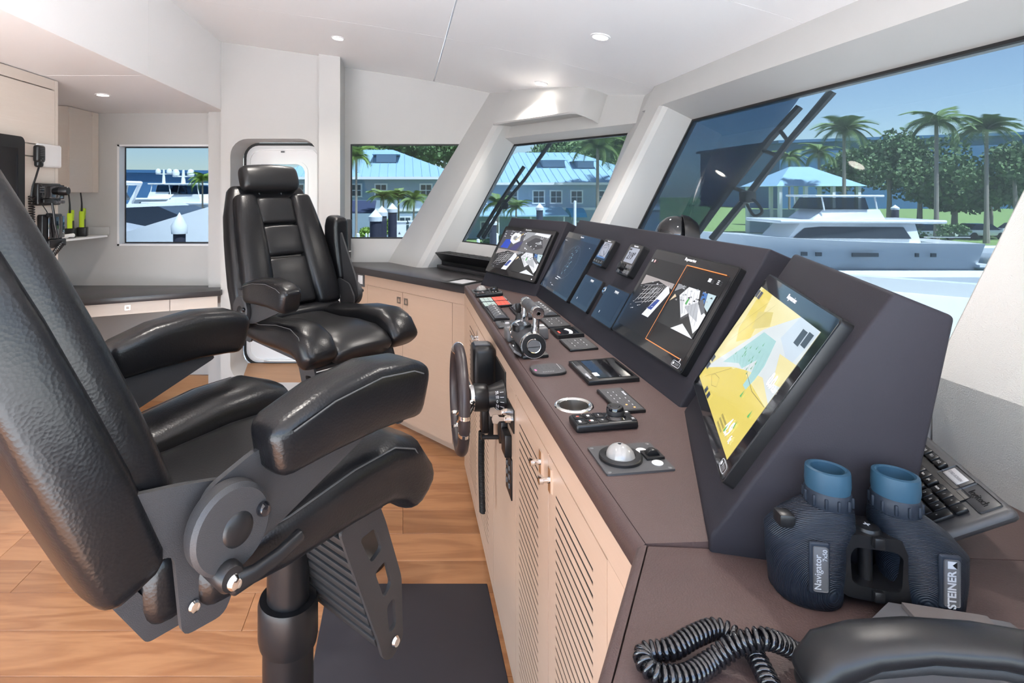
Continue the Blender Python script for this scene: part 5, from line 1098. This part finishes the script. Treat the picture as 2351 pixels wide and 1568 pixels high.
for k_ in range(nn_+1):
    s = Ls[-1]*k_/nn_
    while i < len(Ls)-2 and Ls[i+1] < s: i += 1
    f_ = (s-Ls[i])/max(1e-9, Ls[i+1]-Ls[i]); p = cp[i].lerp(cp[i+1], f_); t = (cp[i+1]-cp[i]).normalized(); u = t.cross(up_).normalized(); v = u.cross(t); a = 2*math.pi*k_/12
    hel.append(p + (u*math.cos(a) + v*math.sin(a))*.0088)
B().tube(hel, .0029, 7).build('coil', 'blackg', cd, 60)
# ================================================================== the marina outside
GZ, WZ = -2.85, -3.25
O = dict(
    grass=mat('lawn', (.16, .24, .07), .9, var=.25, vscale=2), conc=mat('quay_concrete', (.60, .615, .635), .8, var=.08, vscale=1),
    water=mat('harbour_water', (.045, .075, .11), .12, bump=.6, bscale=1.5), hull=mat('white_hull', (.78, .79, .80), .25, coat=.3), dkwin=mat('dark_boat_glass', (.02, .025, .035), .08),
    roof=mat('blue_metal_roof', (.30, .47, .60), .35, .1, var=.05, vscale=.5), wallb=mat('blue_grey_siding', (.30, .38, .47), .7, bump=.3, bscale=6, stretch=(.1, .1, 8)), wht=mat('white_trim', (.72, .74, .75), .5),
    pane=mat('building_glass', (.05, .07, .09), .1), green=mat('tree_leaf', (.10, .17, .055), .7, var=.5, vscale=1.2), lgreen=mat('yellow_green_leaf', (.17, .27, .04), .7, var=.4, vscale=3), palm=mat('palm_leaf', (.13, .20, .05), .6, var=.3, vscale=2),  # second leaf tone is a lighter, yellower green
    trunk=mat('palm_trunk', (.28, .24, .19), .9, var=.2, vscale=4), navyp=mat('dark_piling', (.035, .035, .055), .6), hang=mat('dark_blue_shed', (.04, .12, .24), .6, var=.1, vscale=.3),
    awn=mat('blue_awning', (.03, .30, .50), .6), navya=mat('navy_awning', (.03, .04, .09), .7), canvas=mat('cream_canvas', (.66, .62, .55), .8), tgrey=mat('grey_canvas', (.30, .32, .36), .8))
M.update(O)
gr = root('ground')
B().add([(-13, 40, GZ), (17, 40, GZ), (17, 46, GZ), (400, 46, GZ), (400, 500, GZ), (-13, 500, GZ)], [(0, 1, 2, 3, 4, 5)]).build('lawn', 'grass', gr, 0)
B().box((2, 35, GZ-.35), (30, 10.2, .70)).build('quay', 'conc', gr, 0); B().box((120, 45, GZ-.35), (206, 2.2, .70)).build('sea_wall', 'conc', gr, 0); B().box((-15.4, 40, GZ-.35), (5.2, 4, .70)).build('jetty', 'conc', gr, 0); B().box((-207, 300, GZ-.35), (388, 330, .70)).build('far_shore', 'conc', gr, 0)
wt_ = B().add([(-600, -600, WZ), (600, -600, WZ), (600, 480, WZ), (-600, 480, WZ)], [(0, 1, 2, 3)]).build('harbour_water', 'water', None, 0); tag(wt_, 'dark rippled harbour water around the docks', 'water', kind='stuff')
fd = thing('foredeck', 'pale non slip foredeck of this boat beyond the wide front window', 'deck', (2, 2, .70))
B().prism([(-.84, -4, -.05), (3.0, -4, -.05), (3.6, -1.0, -.05), (3.4, 2.5, -.05), (1.5, 4.0, -.05), (-.84, 4.0, -.05)], (0, 0, .05)).build('deck', 'fabric', fd, 0)
B().prism([(3.0, -4, 0), (3.6, -1.0, 0), (3.4, 2.5, 0), (1.5, 4.0, 0), (1.6, 4.1, 0), (3.52, 2.55, 0), (3.72, -1.0, 0), (3.1, -4, 0)], (0, 0, .12)).build('bulwark', 'hull', fd, 0)
dockz = -2.4
nq = thing('bounce_quay', 'sunlit pale concrete quay on the near side of this boat', 'quay', (0, -14, -1.2)); B().box((0, 0, -1.0), (90, 23, 2.0)).build('slab', 'conc', nq, 0)  # added out of view to bounce sunlight onto the ceiling
dk_ = thing('floating_dock', 'pale concrete dock beside the moored boats', 'dock', (0, 25, dockz)); B().box((-2, 2, -.2), (70, 2.2, .4)).build('deck', 'conc', dk_, 0)
# ---- wipers
def on_plane(px, py, P, n): 
    d = V(((px-925)/FPX, 1, (442-py)/FPX)); o = V((0, 0, EYE)); P = V(P); return o + d*((P-o).dot(n)/d.dot(n))
def wiper(label, P, n, arm, blade, links, knuckle):
    t_ = thing('window_wiper', label, 'wiper', on_plane(*arm[0], P, n)); o = t_.location
    h = lambda q, k=0: on_plane(*q, P, n) + n*k - o
    B().tube([h(q, .02) for q in arm], [.016, .014, .012, .016][:len(arm)], 6).build('arm', 'blackp', t_, 30); B().tube([h(q, -.004) for q in blade], .014, 4).build('blade', 'rubber', t_, 30)
    for a, b_ in links: B().tube([h(a, .02), h(b_, 0)], .008, 5).build('link', 'blackp', t_, 30)
    c = h(knuckle, .02); B().rbox(c, (.05, .05, .05), .012, 2).build('knuckle', 'blackp', t_)
    return t_, h
m3u = m3.normalized(); Pw = PC(2, -.3, .06)
t_, h = wiper('large black wiper with hose loop on the wide front window', Pw, m3u, [(1625, 545), (1705, 447), (1800, 320), (1900, 204)], [(1596, 546), (1680, 430), (1770, 320), (1838, 246)], [((1712, 440), (1680, 430)), ((1775, 352), (1750, 345)), ((1800, 320), (1790, 298))], (1706, 447))
B().tube(catmull([h((1700, 462), .03), h((1716, 487), .03), h((1734, 478), .03), h((1722, 458), .03), h((1712, 450), .03)], 6), .006, 6).build('hose', 'blackp', t_)
wiper('slim black wiper on the angled window', PA(-.4, -.4, .06), mA.normalized(), [(1105, 545), (1150, 470), (1200, 410), (1262, 322)], [(1098, 546), (1140, 478), (1180, 418), (1204, 383)], [((1160, 457), (1150, 462)), ((1190, 422), (1185, 412))], (1155, 470))
sh_ = thing('dark_sheet', 'dark mesh sun screen covering part of the wide front window', 'sun screen', PC(2.5, -.4, .035))  # added translucent sheet, darkens the view through the left of the pane
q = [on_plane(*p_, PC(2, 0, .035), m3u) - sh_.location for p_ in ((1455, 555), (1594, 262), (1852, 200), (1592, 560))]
B().prism(q, m3u*.002).build('mesh', 'dark_tint', sh_, 0)
# ---- building with metal hip roof
def hip_building(name, label, x0, x1, y0, y1, ez, rz, wins, dorm=(), lower=True):
    c = V(((x0+x1)/2, (y0+y1)/2, GZ)); t_ = thing(name, label, 'building', c); b0 = lambda: B()
    def nb(): 
        b = B(); b.M = Matrix.Translation(-c); return b
    nb().box((c.x, c.y, (GZ+ez)/2), (x1-x0, y1-y0, ez-GZ)).build('wall', 'wallb', t_, 0)
    o_ = .7; hy = (y1-y0)/2+o_; X0, X1, Y0, Y1 = x0-o_, x1+o_, y0-o_, y1+o_
    rf = nb().add([(X0, Y0, ez), (X1, Y0, ez), (X1, Y1, ez), (X0, Y1, ez), (X0+hy*.95, c.y, rz), (X1-hy*.95, c.y, rz), (X0, Y0, ez-.22), (X1, Y0, ez-.22), (X1, Y1, ez-.22), (X0, Y1, ez-.22)], [(0, 1, 5, 4), (1, 2, 5), (2, 3, 4, 5), (3, 0, 4), (6, 7, 1, 0), (7, 8, 2, 1), (8, 9, 3, 2), (9, 6, 0, 3), (9, 8, 7, 6)]).build('roof', 'roof', t_, 0)
    nb().box((c.x, Y0-.02, ez-.12), (X1-X0, .06, .24)).build('fascia', 'wht', t_, 0)
    n = int((X1-X0)/.75)
    for i in range(1, n):
        x = X0+(X1-X0)*i/n; f = min(1, (x-X0)/(hy*.95), (X1-x)/(hy*.95)); ry = hy*f
        nb().tube([(x, Y0, ez+.03), (x, Y0+ry, ez+.03+(rz-ez)*f)], .035, 4).build('roof_seam', 'roof', rf, 0)
    for (wx, wz, ww, wh) in wins:
        w_ = nb().box((wx, y0-.03, wz), (ww+.2, .06, wh+.2)).build('window', 'wht', t_, 0); 
        for i in range(2):
            for j in range(2): nb().box((wx+(i-.5)*ww/2, y0-.065, wz+(j-.5)*wh/2), (ww/2-.07, .02, wh/2-.07)).build('pane', 'pane', w_, 0)
    for (dx, dy_, dw, dh) in dorm:
        zb = ez+(rz-ez)*dy_; yb = Y0+hy*dy_
        d_ = nb().box((dx, yb+1.0, zb+dh/2), (dw, 2.4, dh)).build('dormer', 'wallb', t_, 0); nb().add([(dx-dw/2-.4, yb-.55, zb+dh), (dx+dw/2+.4, yb-.55, zb+dh), (dx+dw/2+.4, yb+3, zb+dh), (dx-dw/2-.4, yb+3, zb+dh), (dx, yb+1.0, zb+dh+.6)], [(0, 1, 4), (1, 2, 4), (2, 3, 4), (3, 0, 4), (3, 2, 1, 0)]).build('dormer_roof', 'roof', d_, 0)
    nb().box((c.x, y0-.04, .05), (x1-x0, .08, .25)).build('band', 'wht', t_, 0)
    return t_
wz = at(0, 437, 50).z
hip_building('blue_roofed_building', 'two storey blue grey building with metal hip roof outside the side window', -11.5, 4.9, 49.5, 62, 3.05, 6.0, [(x, wz, 1.0, 1.05) for x in (-9.5, -5.6, -4.3, -2.0, 2.1, 3.9)] + [(x, wz-3.1, 1.0, 1.3) for x in (-5.6, -2, .2, 2.1)], [(-1.6, .50, 1.9, .75)])
hip_building('blue_roofed_wing', 'longer blue roofed wing with a row of white windows outside the angled window', 6.4, 25.0, 53, 66, 2.6, 6.0, [(x, 1.2, 1.05, 1.15) for x in (7.6, 10.6, 13.2, 14.9, 16.9, 19.6, 22.2)] + [(x, -2.0, 1.2, 1.5) for x in (8.2, 11.2, 17.2, 19.2, 21.8)], [(15.4, .48, 2.2, .7), (18.6, .45, 1.6, .7)])
t_ = thing('porch_roof', 'low blue metal porch roof along the longer wing', 'roof', (10.4, 51.6, -.6)); B().prism([(-5, -1.2, 0), (5, -1.2, 0), (5, 1.3, .7), (-5, 1.3, .7)], (0, 0, .12)).build('sheet', 'roof', t_, 0)
for x in (-4.6, -1.5, 1.5, 4.6): B().box((x, -.9, -1.09), (.15, .15, 2.34)).build('post', 'wht', t_, 0)
t_ = thing('blue_awning', 'bright blue fabric awning over the door of the longer wing', 'awning', (16.6, 52.2, -.6)); B().prism([(-.75, -1, -.1), (-.75, .80, -.1), (-.75, .80, .75), (-.75, .1, .7), (-.75, -.7, .3)], (1.5, 0, 0)).build('cover', 'awn', t_, 0); B().tube([(-.7, -.95, -.1), (-.7, -.95, -.35)], .03, 6).build('frame', 'wht', t_)
t_ = thing('navy_awning', 'dark navy awning on white posts beside the blue grey building', 'awning', at(815, 480, 46)); B().prism([(-1.6, -1.5, -.3), (1.7, -1.5, -.3), (1.7, 2, .55), (-1.6, 2, .55)], (0, 0, .15)).build('cover', 'navya', t_, 0)
for x in (-1.4, 1.5): hp = t_.location.z-.25-GZ; B().box((x, -1.3, -.25-hp/2), (.16, .16, hp)).build('post', 'wht', t_, 0)
t_ = thing('gazebo', 'open white pavilion with pale blue pyramid roof behind the yacht', 'pavilion', at(1838, 480, 58)); zb = at(0, 428, 58).z - t_.location.z; zt = at(0, 383, 58).z - t_.location.z
B().add([(-4.6, -3, zb), (4.6, -3, zb), (4.6, 3, zb), (-4.6, 3, zb), (-1.2, 0, zt), (1.0, 0, zt)], [(0, 1, 5, 4), (1, 2, 5), (2, 3, 4, 5), (3, 0, 4), (3, 2, 1, 0)]).build('roof', 'roof', t_, 0)
for x in (-4, -1.4, 1.4, 4):
    for y in (-2.6, 2.6): B().box((x, y, (zb+GZ-t_.location.z)/2), (.3, .3, zb-(GZ-t_.location.z))).build('column', 'wht', t_, 0)
B().box((0, 2.7, -1.4), (8, .2, 2.6)).build('wall', 'wallb', t_, 0)
for nm, lb, x0, x1, yt, yb, Y in (('storage_shed', 'long dark blue storage shed beyond the moored boats', 250, 520, 396, 445, 150), ('boat_shed', 'huge dark blue boat shed behind the palms', 1790, 2700, 292, 460, 150)):
    a, b_ = at(x0, yt, Y), at(x1, yb, Y); t_ = thing(nm, lb, 'shed', (a.x, Y, GZ)); wv = b_.x-a.x; hh = a.z-GZ
    B().prism([(0, 0, 0), (wv, 0, 0), (wv, 0, hh*.97), (0, 0, hh*.8 if x0 > 1000 else hh)], (0, 40, 0)).build('wall', 'hang', t_, 0); B().prism([(-1, -1, hh*.8 if x0 > 1000 else hh), (wv+1, -1, hh*.97), (wv+1, -1, hh*.97+.8), (-1, -1, hh*.8+.8 if x0 > 1000 else hh+.8)], (0, 42, 0)).build('roof', 'hang', t_, 0)
# ---- plants
def leafcloud(center, r, n, size, seed, flat=1.0):
    rn = random.Random(seed); b = B(); cl = [(V((rn.uniform(-.6, .6)*r[0], rn.uniform(-.6, .6)*r[1], rn.uniform(-.45, .6)*r[2])), rn.uniform(.35, .55)) for _ in range(9)]
    for i in range(n):
        c, k = rn.choice(cl); d = V((rn.gauss(0, 1), rn.gauss(0, 1), rn.gauss(0, 1))).normalized()*(rn.random()**.4)
        p = V(center) + c + V((d.x*r[0]*k, d.y*r[1]*k, d.z*r[2]*k)); u = V((rn.gauss(0, 1), rn.gauss(0, 1), rn.gauss(0, 1))).normalized(); w = u.cross(V((rn.gauss(0, 1), rn.gauss(0, 1), .3))).normalized(); s = size*rn.uniform(.6, 1.3)
        b.v += [p-u*s*.5, p+w*s*.35, p+u*s*.5, p-w*s*.35]; k4 = len(b.v); b.f.append((k4-4, k4-3, k4-2, k4-1))
    return b
def tree(name, label, px, py, Y, rx, rz, seed, m='green', n=1500, group='broadleaf trees ashore'):
    c = at(px, py, Y); t_ = thing(name, label, 'tree', (c.x, Y, GZ), None, group); zc = c.z-GZ
    leafcloud((0, 0, zc), (rx, rx, rz), 3600, rx*.11, seed).build('crown', m, t_, 0); B().tube([(0, 0, 0), (.1, 0, zc*.5), (0, .1, zc)], [rx*.07, rx*.05, rx*.03], 7).build('trunk', 'trunk', t_)
frond_me = {}
def palm(label, px, py, Y, R, seed, m='palm', nf=22, lean=.0, base=None, group='coconut palms ashore'):
    c = at(px, py, Y); t_ = thing('palm_tree', label, 'palm', (c.x, Y, base if base is not None else GZ), None, group); H_ = c.z - t_.location.z; rn = random.Random(seed)
    B().tube([(lean*H_*(1-u)**2, 0, H_*u) for u in (0, .25, .5, .75, 1)], [R*.09, R*.06, R*.055, R*.05, R*.05], 8).build('trunk', 'trunk', t_)
    if m not in frond_me:
        b = B(); rb = [V((t*(1-.12*t), 0, .62*t-1.0*t*t)) for t in [i/14 for i in range(15)]]
        b.tube(rb, [.02*(1-.8*i/14) for i in range(15)], 4)
        for i in range(1, 15):
            for s in (-1, 1):
                for h_ in (0, .5):
                    p = rb[i-1].lerp(rb[i], h_+.25); L = .30*math.sin(math.pi*(.15+.8*i/15))**.7; q_ = p + V((L*.55, s*L, -L*.45)); w = V((.022, 0, .0)); b.add([p-w, p+w, q_], [(0, 1, 2)])
        frond_me[m] = b.build('frond', m, t_, 0).data; first = True
    else: first = False
    for k in range(nf):
        if k == 0 and first: o = [x for x in bpy.data.objects if x.parent == t_ and x.name.startswith('frond')][0]
        else: o = bpy.data.objects.new('frond', frond_me[m]); COL.objects.link(o); o.parent = t_
        o.location = (0, 0, H_); s = R*rn.uniform(.8, 1.1); o.scale = (s, s, s); o.rotation_euler = (rn.uniform(-.3, .3), rn.uniform(-.95, .55), 2*math.pi*k/nf+rn.uniform(-.2, .2))
sd = 20
for px, py, Y, rx, rz, lb in ((830, 350, 78, 4, 3.0, 'dark tree behind the left end of the blue roof'), (890, 344, 84, 5.5, 3, 'dark rounded tree rising behind the dormer'), (955, 345, 84, 5.5, 3, 'dark broad tree behind the roof ridge'), (1020, 345, 80, 5, 3, 'dark tree behind the hip end of the blue roof'), (1290, 358, 85, 5, 3, 'mid green tree behind the longer wing'), (1335, 350, 88, 5, 3.4, 'tall green tree above the longer wing roof'), (1400, 352, 85, 5.5, 3.5, 'green tree beside the tall palm at the longer wing'), (1240, 372, 85, 3.5, 1.8, 'low green tree over the near roof hip of the longer wing'),
                              (1965, 385, 68, 4.4, 4.0, 'rounded green tree just right of the pavilion'), (2040, 370, 62, 4.2, 4.4, 'tallest rounded green tree behind the yacht'), (2110, 400, 60, 4.2, 4.0, 'broad green tree between two palms'), (2190, 425, 58, 4.5, 3.2, 'green tree behind the white parked cars'), (2270, 440, 56, 5, 3.0, 'wide green tree near the window edge'), (2330, 395, 50, 3.5, 3.0, 'pale green tree at the pillar')):
    tree('broadleaf_tree', lb, px, py, Y, rx, rz, sd); sd += 1
for px, py, Y, rx, rz, lb in ((845, 537, 38, .85, .5, 'clipped sunny hedge bush beside the white topped pilings'), (893, 522, 40, .5, .8, 'small sunny bush between two dark pilings'), (2075, 530, 50, 3.4, .7, 'long clipped hedge on the lawn'), (2190, 532, 45, 1.5, .8, 'square clipped hedge by the water'), (1250, 555, 45, 3, .5, 'low hedge along the quay by the longer wing'), (1140, 553, 45, 1.3, .5, 'low hedge beneath the short palms')):
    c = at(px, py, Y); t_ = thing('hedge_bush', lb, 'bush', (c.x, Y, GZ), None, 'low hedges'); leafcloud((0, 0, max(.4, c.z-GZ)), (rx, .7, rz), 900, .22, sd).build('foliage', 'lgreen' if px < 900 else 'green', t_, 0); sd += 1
for px, py, Y, R, nf, m, lb in ((818, 360, 40, 1.6, 16, 'lgreen', 'sunlit yellow green palm at the side window edge'), (880, 455, 44, 1.5, 14, 'palm', 'short palm behind the tallest white capped piling'), (915, 452, 45, 1.5, 14, 'palm', 'short palm in front of the blue grey wall'), (950, 458, 44, 1.4, 14, 'palm', 'short palm beside the slanted pillar'), (1142, 468, 44, 1.7, 16, 'palm', 'short palm behind the slim wiper'), (1185, 478, 43, 1.3, 14, 'palm', 'smaller short palm right of the slim wiper'),
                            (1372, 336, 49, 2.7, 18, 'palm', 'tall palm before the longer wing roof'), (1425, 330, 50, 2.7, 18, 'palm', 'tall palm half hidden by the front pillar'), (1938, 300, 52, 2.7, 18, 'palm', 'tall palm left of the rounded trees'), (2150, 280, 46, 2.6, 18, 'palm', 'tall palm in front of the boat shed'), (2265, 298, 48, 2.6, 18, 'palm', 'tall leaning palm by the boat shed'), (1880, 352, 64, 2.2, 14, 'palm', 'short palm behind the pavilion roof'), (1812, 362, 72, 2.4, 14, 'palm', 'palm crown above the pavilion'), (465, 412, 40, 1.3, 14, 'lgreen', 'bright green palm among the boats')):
    palm(lb, px, py, Y, R, sd, m, nf+8); sd += 1
# ---- pilings and quay furniture
def piling(label, px, top, Y, d, zb=-3.6):
    c = at(px, top, Y); t_ = thing('piling', label, 'piling', (c.x, Y, zb), None, 'white capped pilings'); h_ = c.z-zb
    B().lathe([(.0, 0), (d/2, 0), (d/2, h_-.30), (.0, h_-.30)], 18).build('post', 'navyp', t_); B().lathe([(d/2+.03, h_-.38), (d/2+.04, h_-.24), (.0, h_)], 18).build('cap', 'wht', t_)
for a in ((862, 480, 17, .36, ), (877, 472, 20, .36), (901, 466, 22, .36), (1239, 466, 28.6, .34), (1132, 500, 29, .36), (412, 487, 9.6, .21), (2055, 470, 41.5, .46)):
    piling({862: 'thick dark piling with white cone nearest the hedge', 877: 'dark white capped piling half hidden behind another piling', 901: 'slim dark piling with white cone before the palms', 1239: 'dark piling with white cap before the porch roof', 1132: 'dark piling behind the slim wiper foot', 412: 'dark piling with white cap standing among the boats', 2055: 'dark piling with white cap behind the yacht stern'}[a[0]], a[0], a[1], a[2], a[3])
for px, py, Y, lb in ((917, 530, 34, 'white dock power box with a small triangle sign beside the slim piling'), (955, 530, 33, 'white dock power box at the slanted pillar')):
    c = at(px, py, Y); t_ = thing('dock_box', lb, 'dock box', (c.x, Y, GZ)); h_ = c.z+.55-GZ; B().box((0, 0, h_/2), (.85, .5, h_)).build('body', 'wht', t_, 0); B().box((0, 0, h_+.03), (.95, .6, .06)).build('lid', 'wht', t_, 0); B().add([(-.08, -.26, h_*.72), (.08, -.26, h_*.72), (0, -.26, h_*.78)], [(0, 1, 2)]).build('sign', 'grey', t_, 0)
for i, (px, Y) in enumerate(((822, 30), (841, 30), (848, 30), (1098, 34), (1141, 34), (1168, 34), (1320, 40))):
    c = at(px, (535, 535, 535, 548, 535, 545, 460)[i], Y); t_ = thing('bollard_post' if i < 6 else 'sign_post', ('thin white post at the hedge by the side window', 'white post in front of the hedge', 'second white post in front of the hedge', 'white post left of the wiper foot', 'white quay post beside the pod', 'short white quay post by the low hedge', 'tall white post before the blue awning')[i], 'post', (c.x, Y, GZ)); h_ = c.z-GZ
    rp = .055 if i in (1, 2) else .10; B().lathe([(.0, 0), (rp, 0), (rp, max(.3, h_)-.05), (.0, max(.3, h_))], 12).build('post', 'wht', t_); B().lathe([(rp+.015, 0), (rp+.015, .1), (rp-.001, .12)], 12).build('foot', 'wht', t_)
# ---- moored motor yacht
def hull_loft(b, L, Bm, z0, z1, n=14, bow=1):
    rings = []
    for i in range(n+1):
        u = i/n; x = -L/2+L*u; w = Bm/2*(1-max(0, (u-.55)/.45)**2.2)*(.92+.08*min(1, u*4)); w = max(w, .05); sh = z1+.9*u**2*(z1-z0)*.35; fl = .75+.1*u; rk = (u**4)*L*.03
        rings.append([V((x+rk, -w, sh)), V((x+rk*.5, -w*fl-.02, z0+.35*(sh-z0))), V((x, -w*.55, z0)), V((x, w*.55, z0)), V((x+rk*.5, w*fl+.02, z0+.35*(sh-z0))), V((x+rk, w, sh))])
    return b.loft(rings)
def yacht(label, loc, rz, L, Bm, name='motor_yacht', hs=1):
    t_ = thing(name, label, 'yacht', loc, RZ(rz)); s = L/17*hs
    hull_loft(B(), L, Bm, -.3, 2.1*s).build('hull', 'hull', t_, 40)
    def cabin(n, x0, x1, w, z0, z1, f=.6, r=.3, m='hull'): return B().loft([[V((x0, -w, z0)), V((x1, -w*.8, z0)), V((x1, w*.8, z0)), V((x0, w, z0))], [V((x0+r, -w*.94, z1)), V((x1-f, -w*.7, z1)), V((x1-f, w*.7, z1)), V((x0+r, w*.94, z1))]]).build(n, m, t_, 30)
    cabin('saloon', -L*.28, L*.22, Bm*.40, 2.0*s, 3.6*s, 1.4*s); cabin('saloon_glass', -L*.24, L*.185, Bm*.415, 2.45*s, 3.35*s, 1.1*s, .5*s, 'dkwin')
    B().rbox((-L*.06, 0, 3.75*s), (L*.62, Bm*.86, .28*s), .1*s, 3).build('upper_deck', 'hull', t_); cabin('flybridge', -L*.16, L*.10, Bm*.34, 3.9*s, 4.7*s, .9*s); cabin('flybridge_screen', -L*.10, L*.085, Bm*.33, 4.7*s, 5.6*s, .5*s, .2*s, 'glass')
    B().rbox((-L*.03, 0, 5.75*s), (L*.26, Bm*.66, .16*s), .06*s, 3).build('hardtop', 'hull', t_)
    for x in (-L*.14, L*.06):
        for y in (-1, 1): B().tube([(x, y*Bm*.29, 4.6*s), (x+.2*s, y*Bm*.29, 5.7*s)], .06*s, 6).build('hardtop_post', 'hull', t_)
    for y in (-1, 1):
        for x, w in ((-.30, .03), (-.24, .02), (-.05, .16), (.12, .035), (.17, .035), (.28, .03), (.32, .09)): B().box((x*L, y*Bm*.497*(1-max(0, (x+.5-.55)/.45)**2.2), 1.25*s+.25*max(0, x)*s), (w*L*.6, .10, .30*s)).build('porthole', 'dkwin', t_, 0)
        B().tube([(-L*.45, y*Bm*.44, 2.6*s), (-L*.28, y*Bm*.44, 2.6*s)], .03, 6).build('rail', 'chrome', t_)
    B().box((-L*.525, 0, .35*s), (L*.06, Bm*.8, .18*s)).build('swim_platform', 'hull', t_, 0)
    return t_
yacht('white motor yacht moored across the water outside the wide front window', (at(1895, 600, 36).x, 36, WZ), math.radians(178), 16.4, 4.4, 'motor_yacht', .84)
for px, Y, L, rz, lb in ((240, 34, 16, 20, 'white flybridge cruiser with pale canvas at the left of the aft window'), (430, 58, 17, 165, 'white sport yacht with radar arch beyond the bright palm'), (395, 78, 18, 10, 'white yacht far behind the piling under the shed roof line')):
    yacht(lb, (at(px, 0, Y).x, Y, WZ), math.radians(rz), L, L*.27, 'moored_cruiser')
t_ = thing('sport_cruiser', 'white sport cruiser with dark raked windscreen just outside the aft window', 'boat', (-8.2, 20, 0), RZ(math.radians(-14)))
hull_loft(B(), 11, 3.6, WZ, .05).build('hull', 'hull', t_, 40); B().loft([[V((-4.2, -1.5, .0)), V((2.6, -1.0, .15)), V((2.6, 1.0, .15)), V((-4.2, 1.5, .0))], [V((-3.8, -1.2, 1.15)), V((-.6, -1.0, 1.25)), V((-.6, 1.0, 1.25)), V((-3.8, 1.2, 1.15))]]).build('coachroof', 'hull', t_, 30); B().loft([[V((-2.6, -1.42, .25)), V((2.35, -1.0, .25)), V((2.35, 1.0, .25)), V((-2.6, 1.42, .25))], [V((-2.4, -1.25, 1.05)), V((-.1, -1.05, 1.15)), V((-.1, 1.05, 1.15)), V((-2.4, 1.25, 1.05))]]).build('windscreen', 'dkwin', t_, 30); B().tube([(-3.2, -1.2, 1.1), (-2.6, -1.1, 2.0), (-2.6, 1.1, 2.0), (-3.2, 1.2, 1.1)], .09, 8).build('radar_arch', 'hull', t_)
t_ = thing('covered_tender', 'small boat under a grey green canvas cover below the aft window', 'boat', (-6.3, 12.9, 0), RZ(math.radians(-24)))
hull_loft(B(), 5, 2.0, WZ, .30).build('hull', 'hull', t_, 40); B().loft([[V((x, -w, .30)), V((x, -w*.4, .30+h_)), V((x, w*.4, .30+h_)), V((x, w, .30))] for x, w, h_ in ((-2.4, .9, .5), (-1, 1.0, .6), (.8, .9, .4), (2.2, .3, .1))]).build('cover', 'tgrey', t_, 30)
for px, Y, h_, lb in ((376, 78.3, 2.1, 'white radar mast with domes above the far boats'), (421, 58.1, 1.5, 'white mast with two satellite domes beyond the boats')):
    c = at(px, 0, Y); t_ = thing('radar_mast', lb, 'mast', (c.x, Y, WZ+5.80*(18 if Y > 70 else 17)/17)); B().tube([(0, 0, 0), (0, 0, h_)], [.25, .12], 8).build('pole', 'wht', t_); B().box((0, 0, h_-.7), (2.2, .3, .12)).build('spreader', 'wht', t_, 0)
    for x in (-.8, .8): B().lathe([(.0, 0), (.35, .05), (.4, .35), (.25, .65), (.0, .75)], 14, (x, 0, h_-.65)).build('dome', 'wht', t_)
for i, (px, py, Y) in enumerate(((2130, 492, 52), (2245, 492, 53), (2345, 498, 54))):
    c = at(px, py, Y); t_ = thing('parked_car', ('white parked car under the green trees', 'white parked car beside the square hedge', 'silver parked car at the edge of the lawn')[i], 'car', (c.x, Y, GZ)); B().rbox((0, 0, .62), (4.2, 1.8, .6), .15, 2).build('body', 'hull', t_); B().loft([[V((-1.5, -.85, .9)), V((1.3, -.85, .9)), V((1.3, .85, .9)), V((-1.5, .85, .9))], [V((-.9, -.7, 1.45)), V((.6, -.7, 1.45)), V((.6, .7, 1.45)), V((-.9, .7, 1.45))]]).build('cabin', 'dkwin', t_, 30)
    for x in (-1.3, 1.3):
        for y in (-.85, .85): B().lathe([(.0, -.1), (.33, -.1), (.33, .1), (.0, .1)], 16, (x, y, .33), (0, 1, 0)).build('wheel', 'rubber', t_)
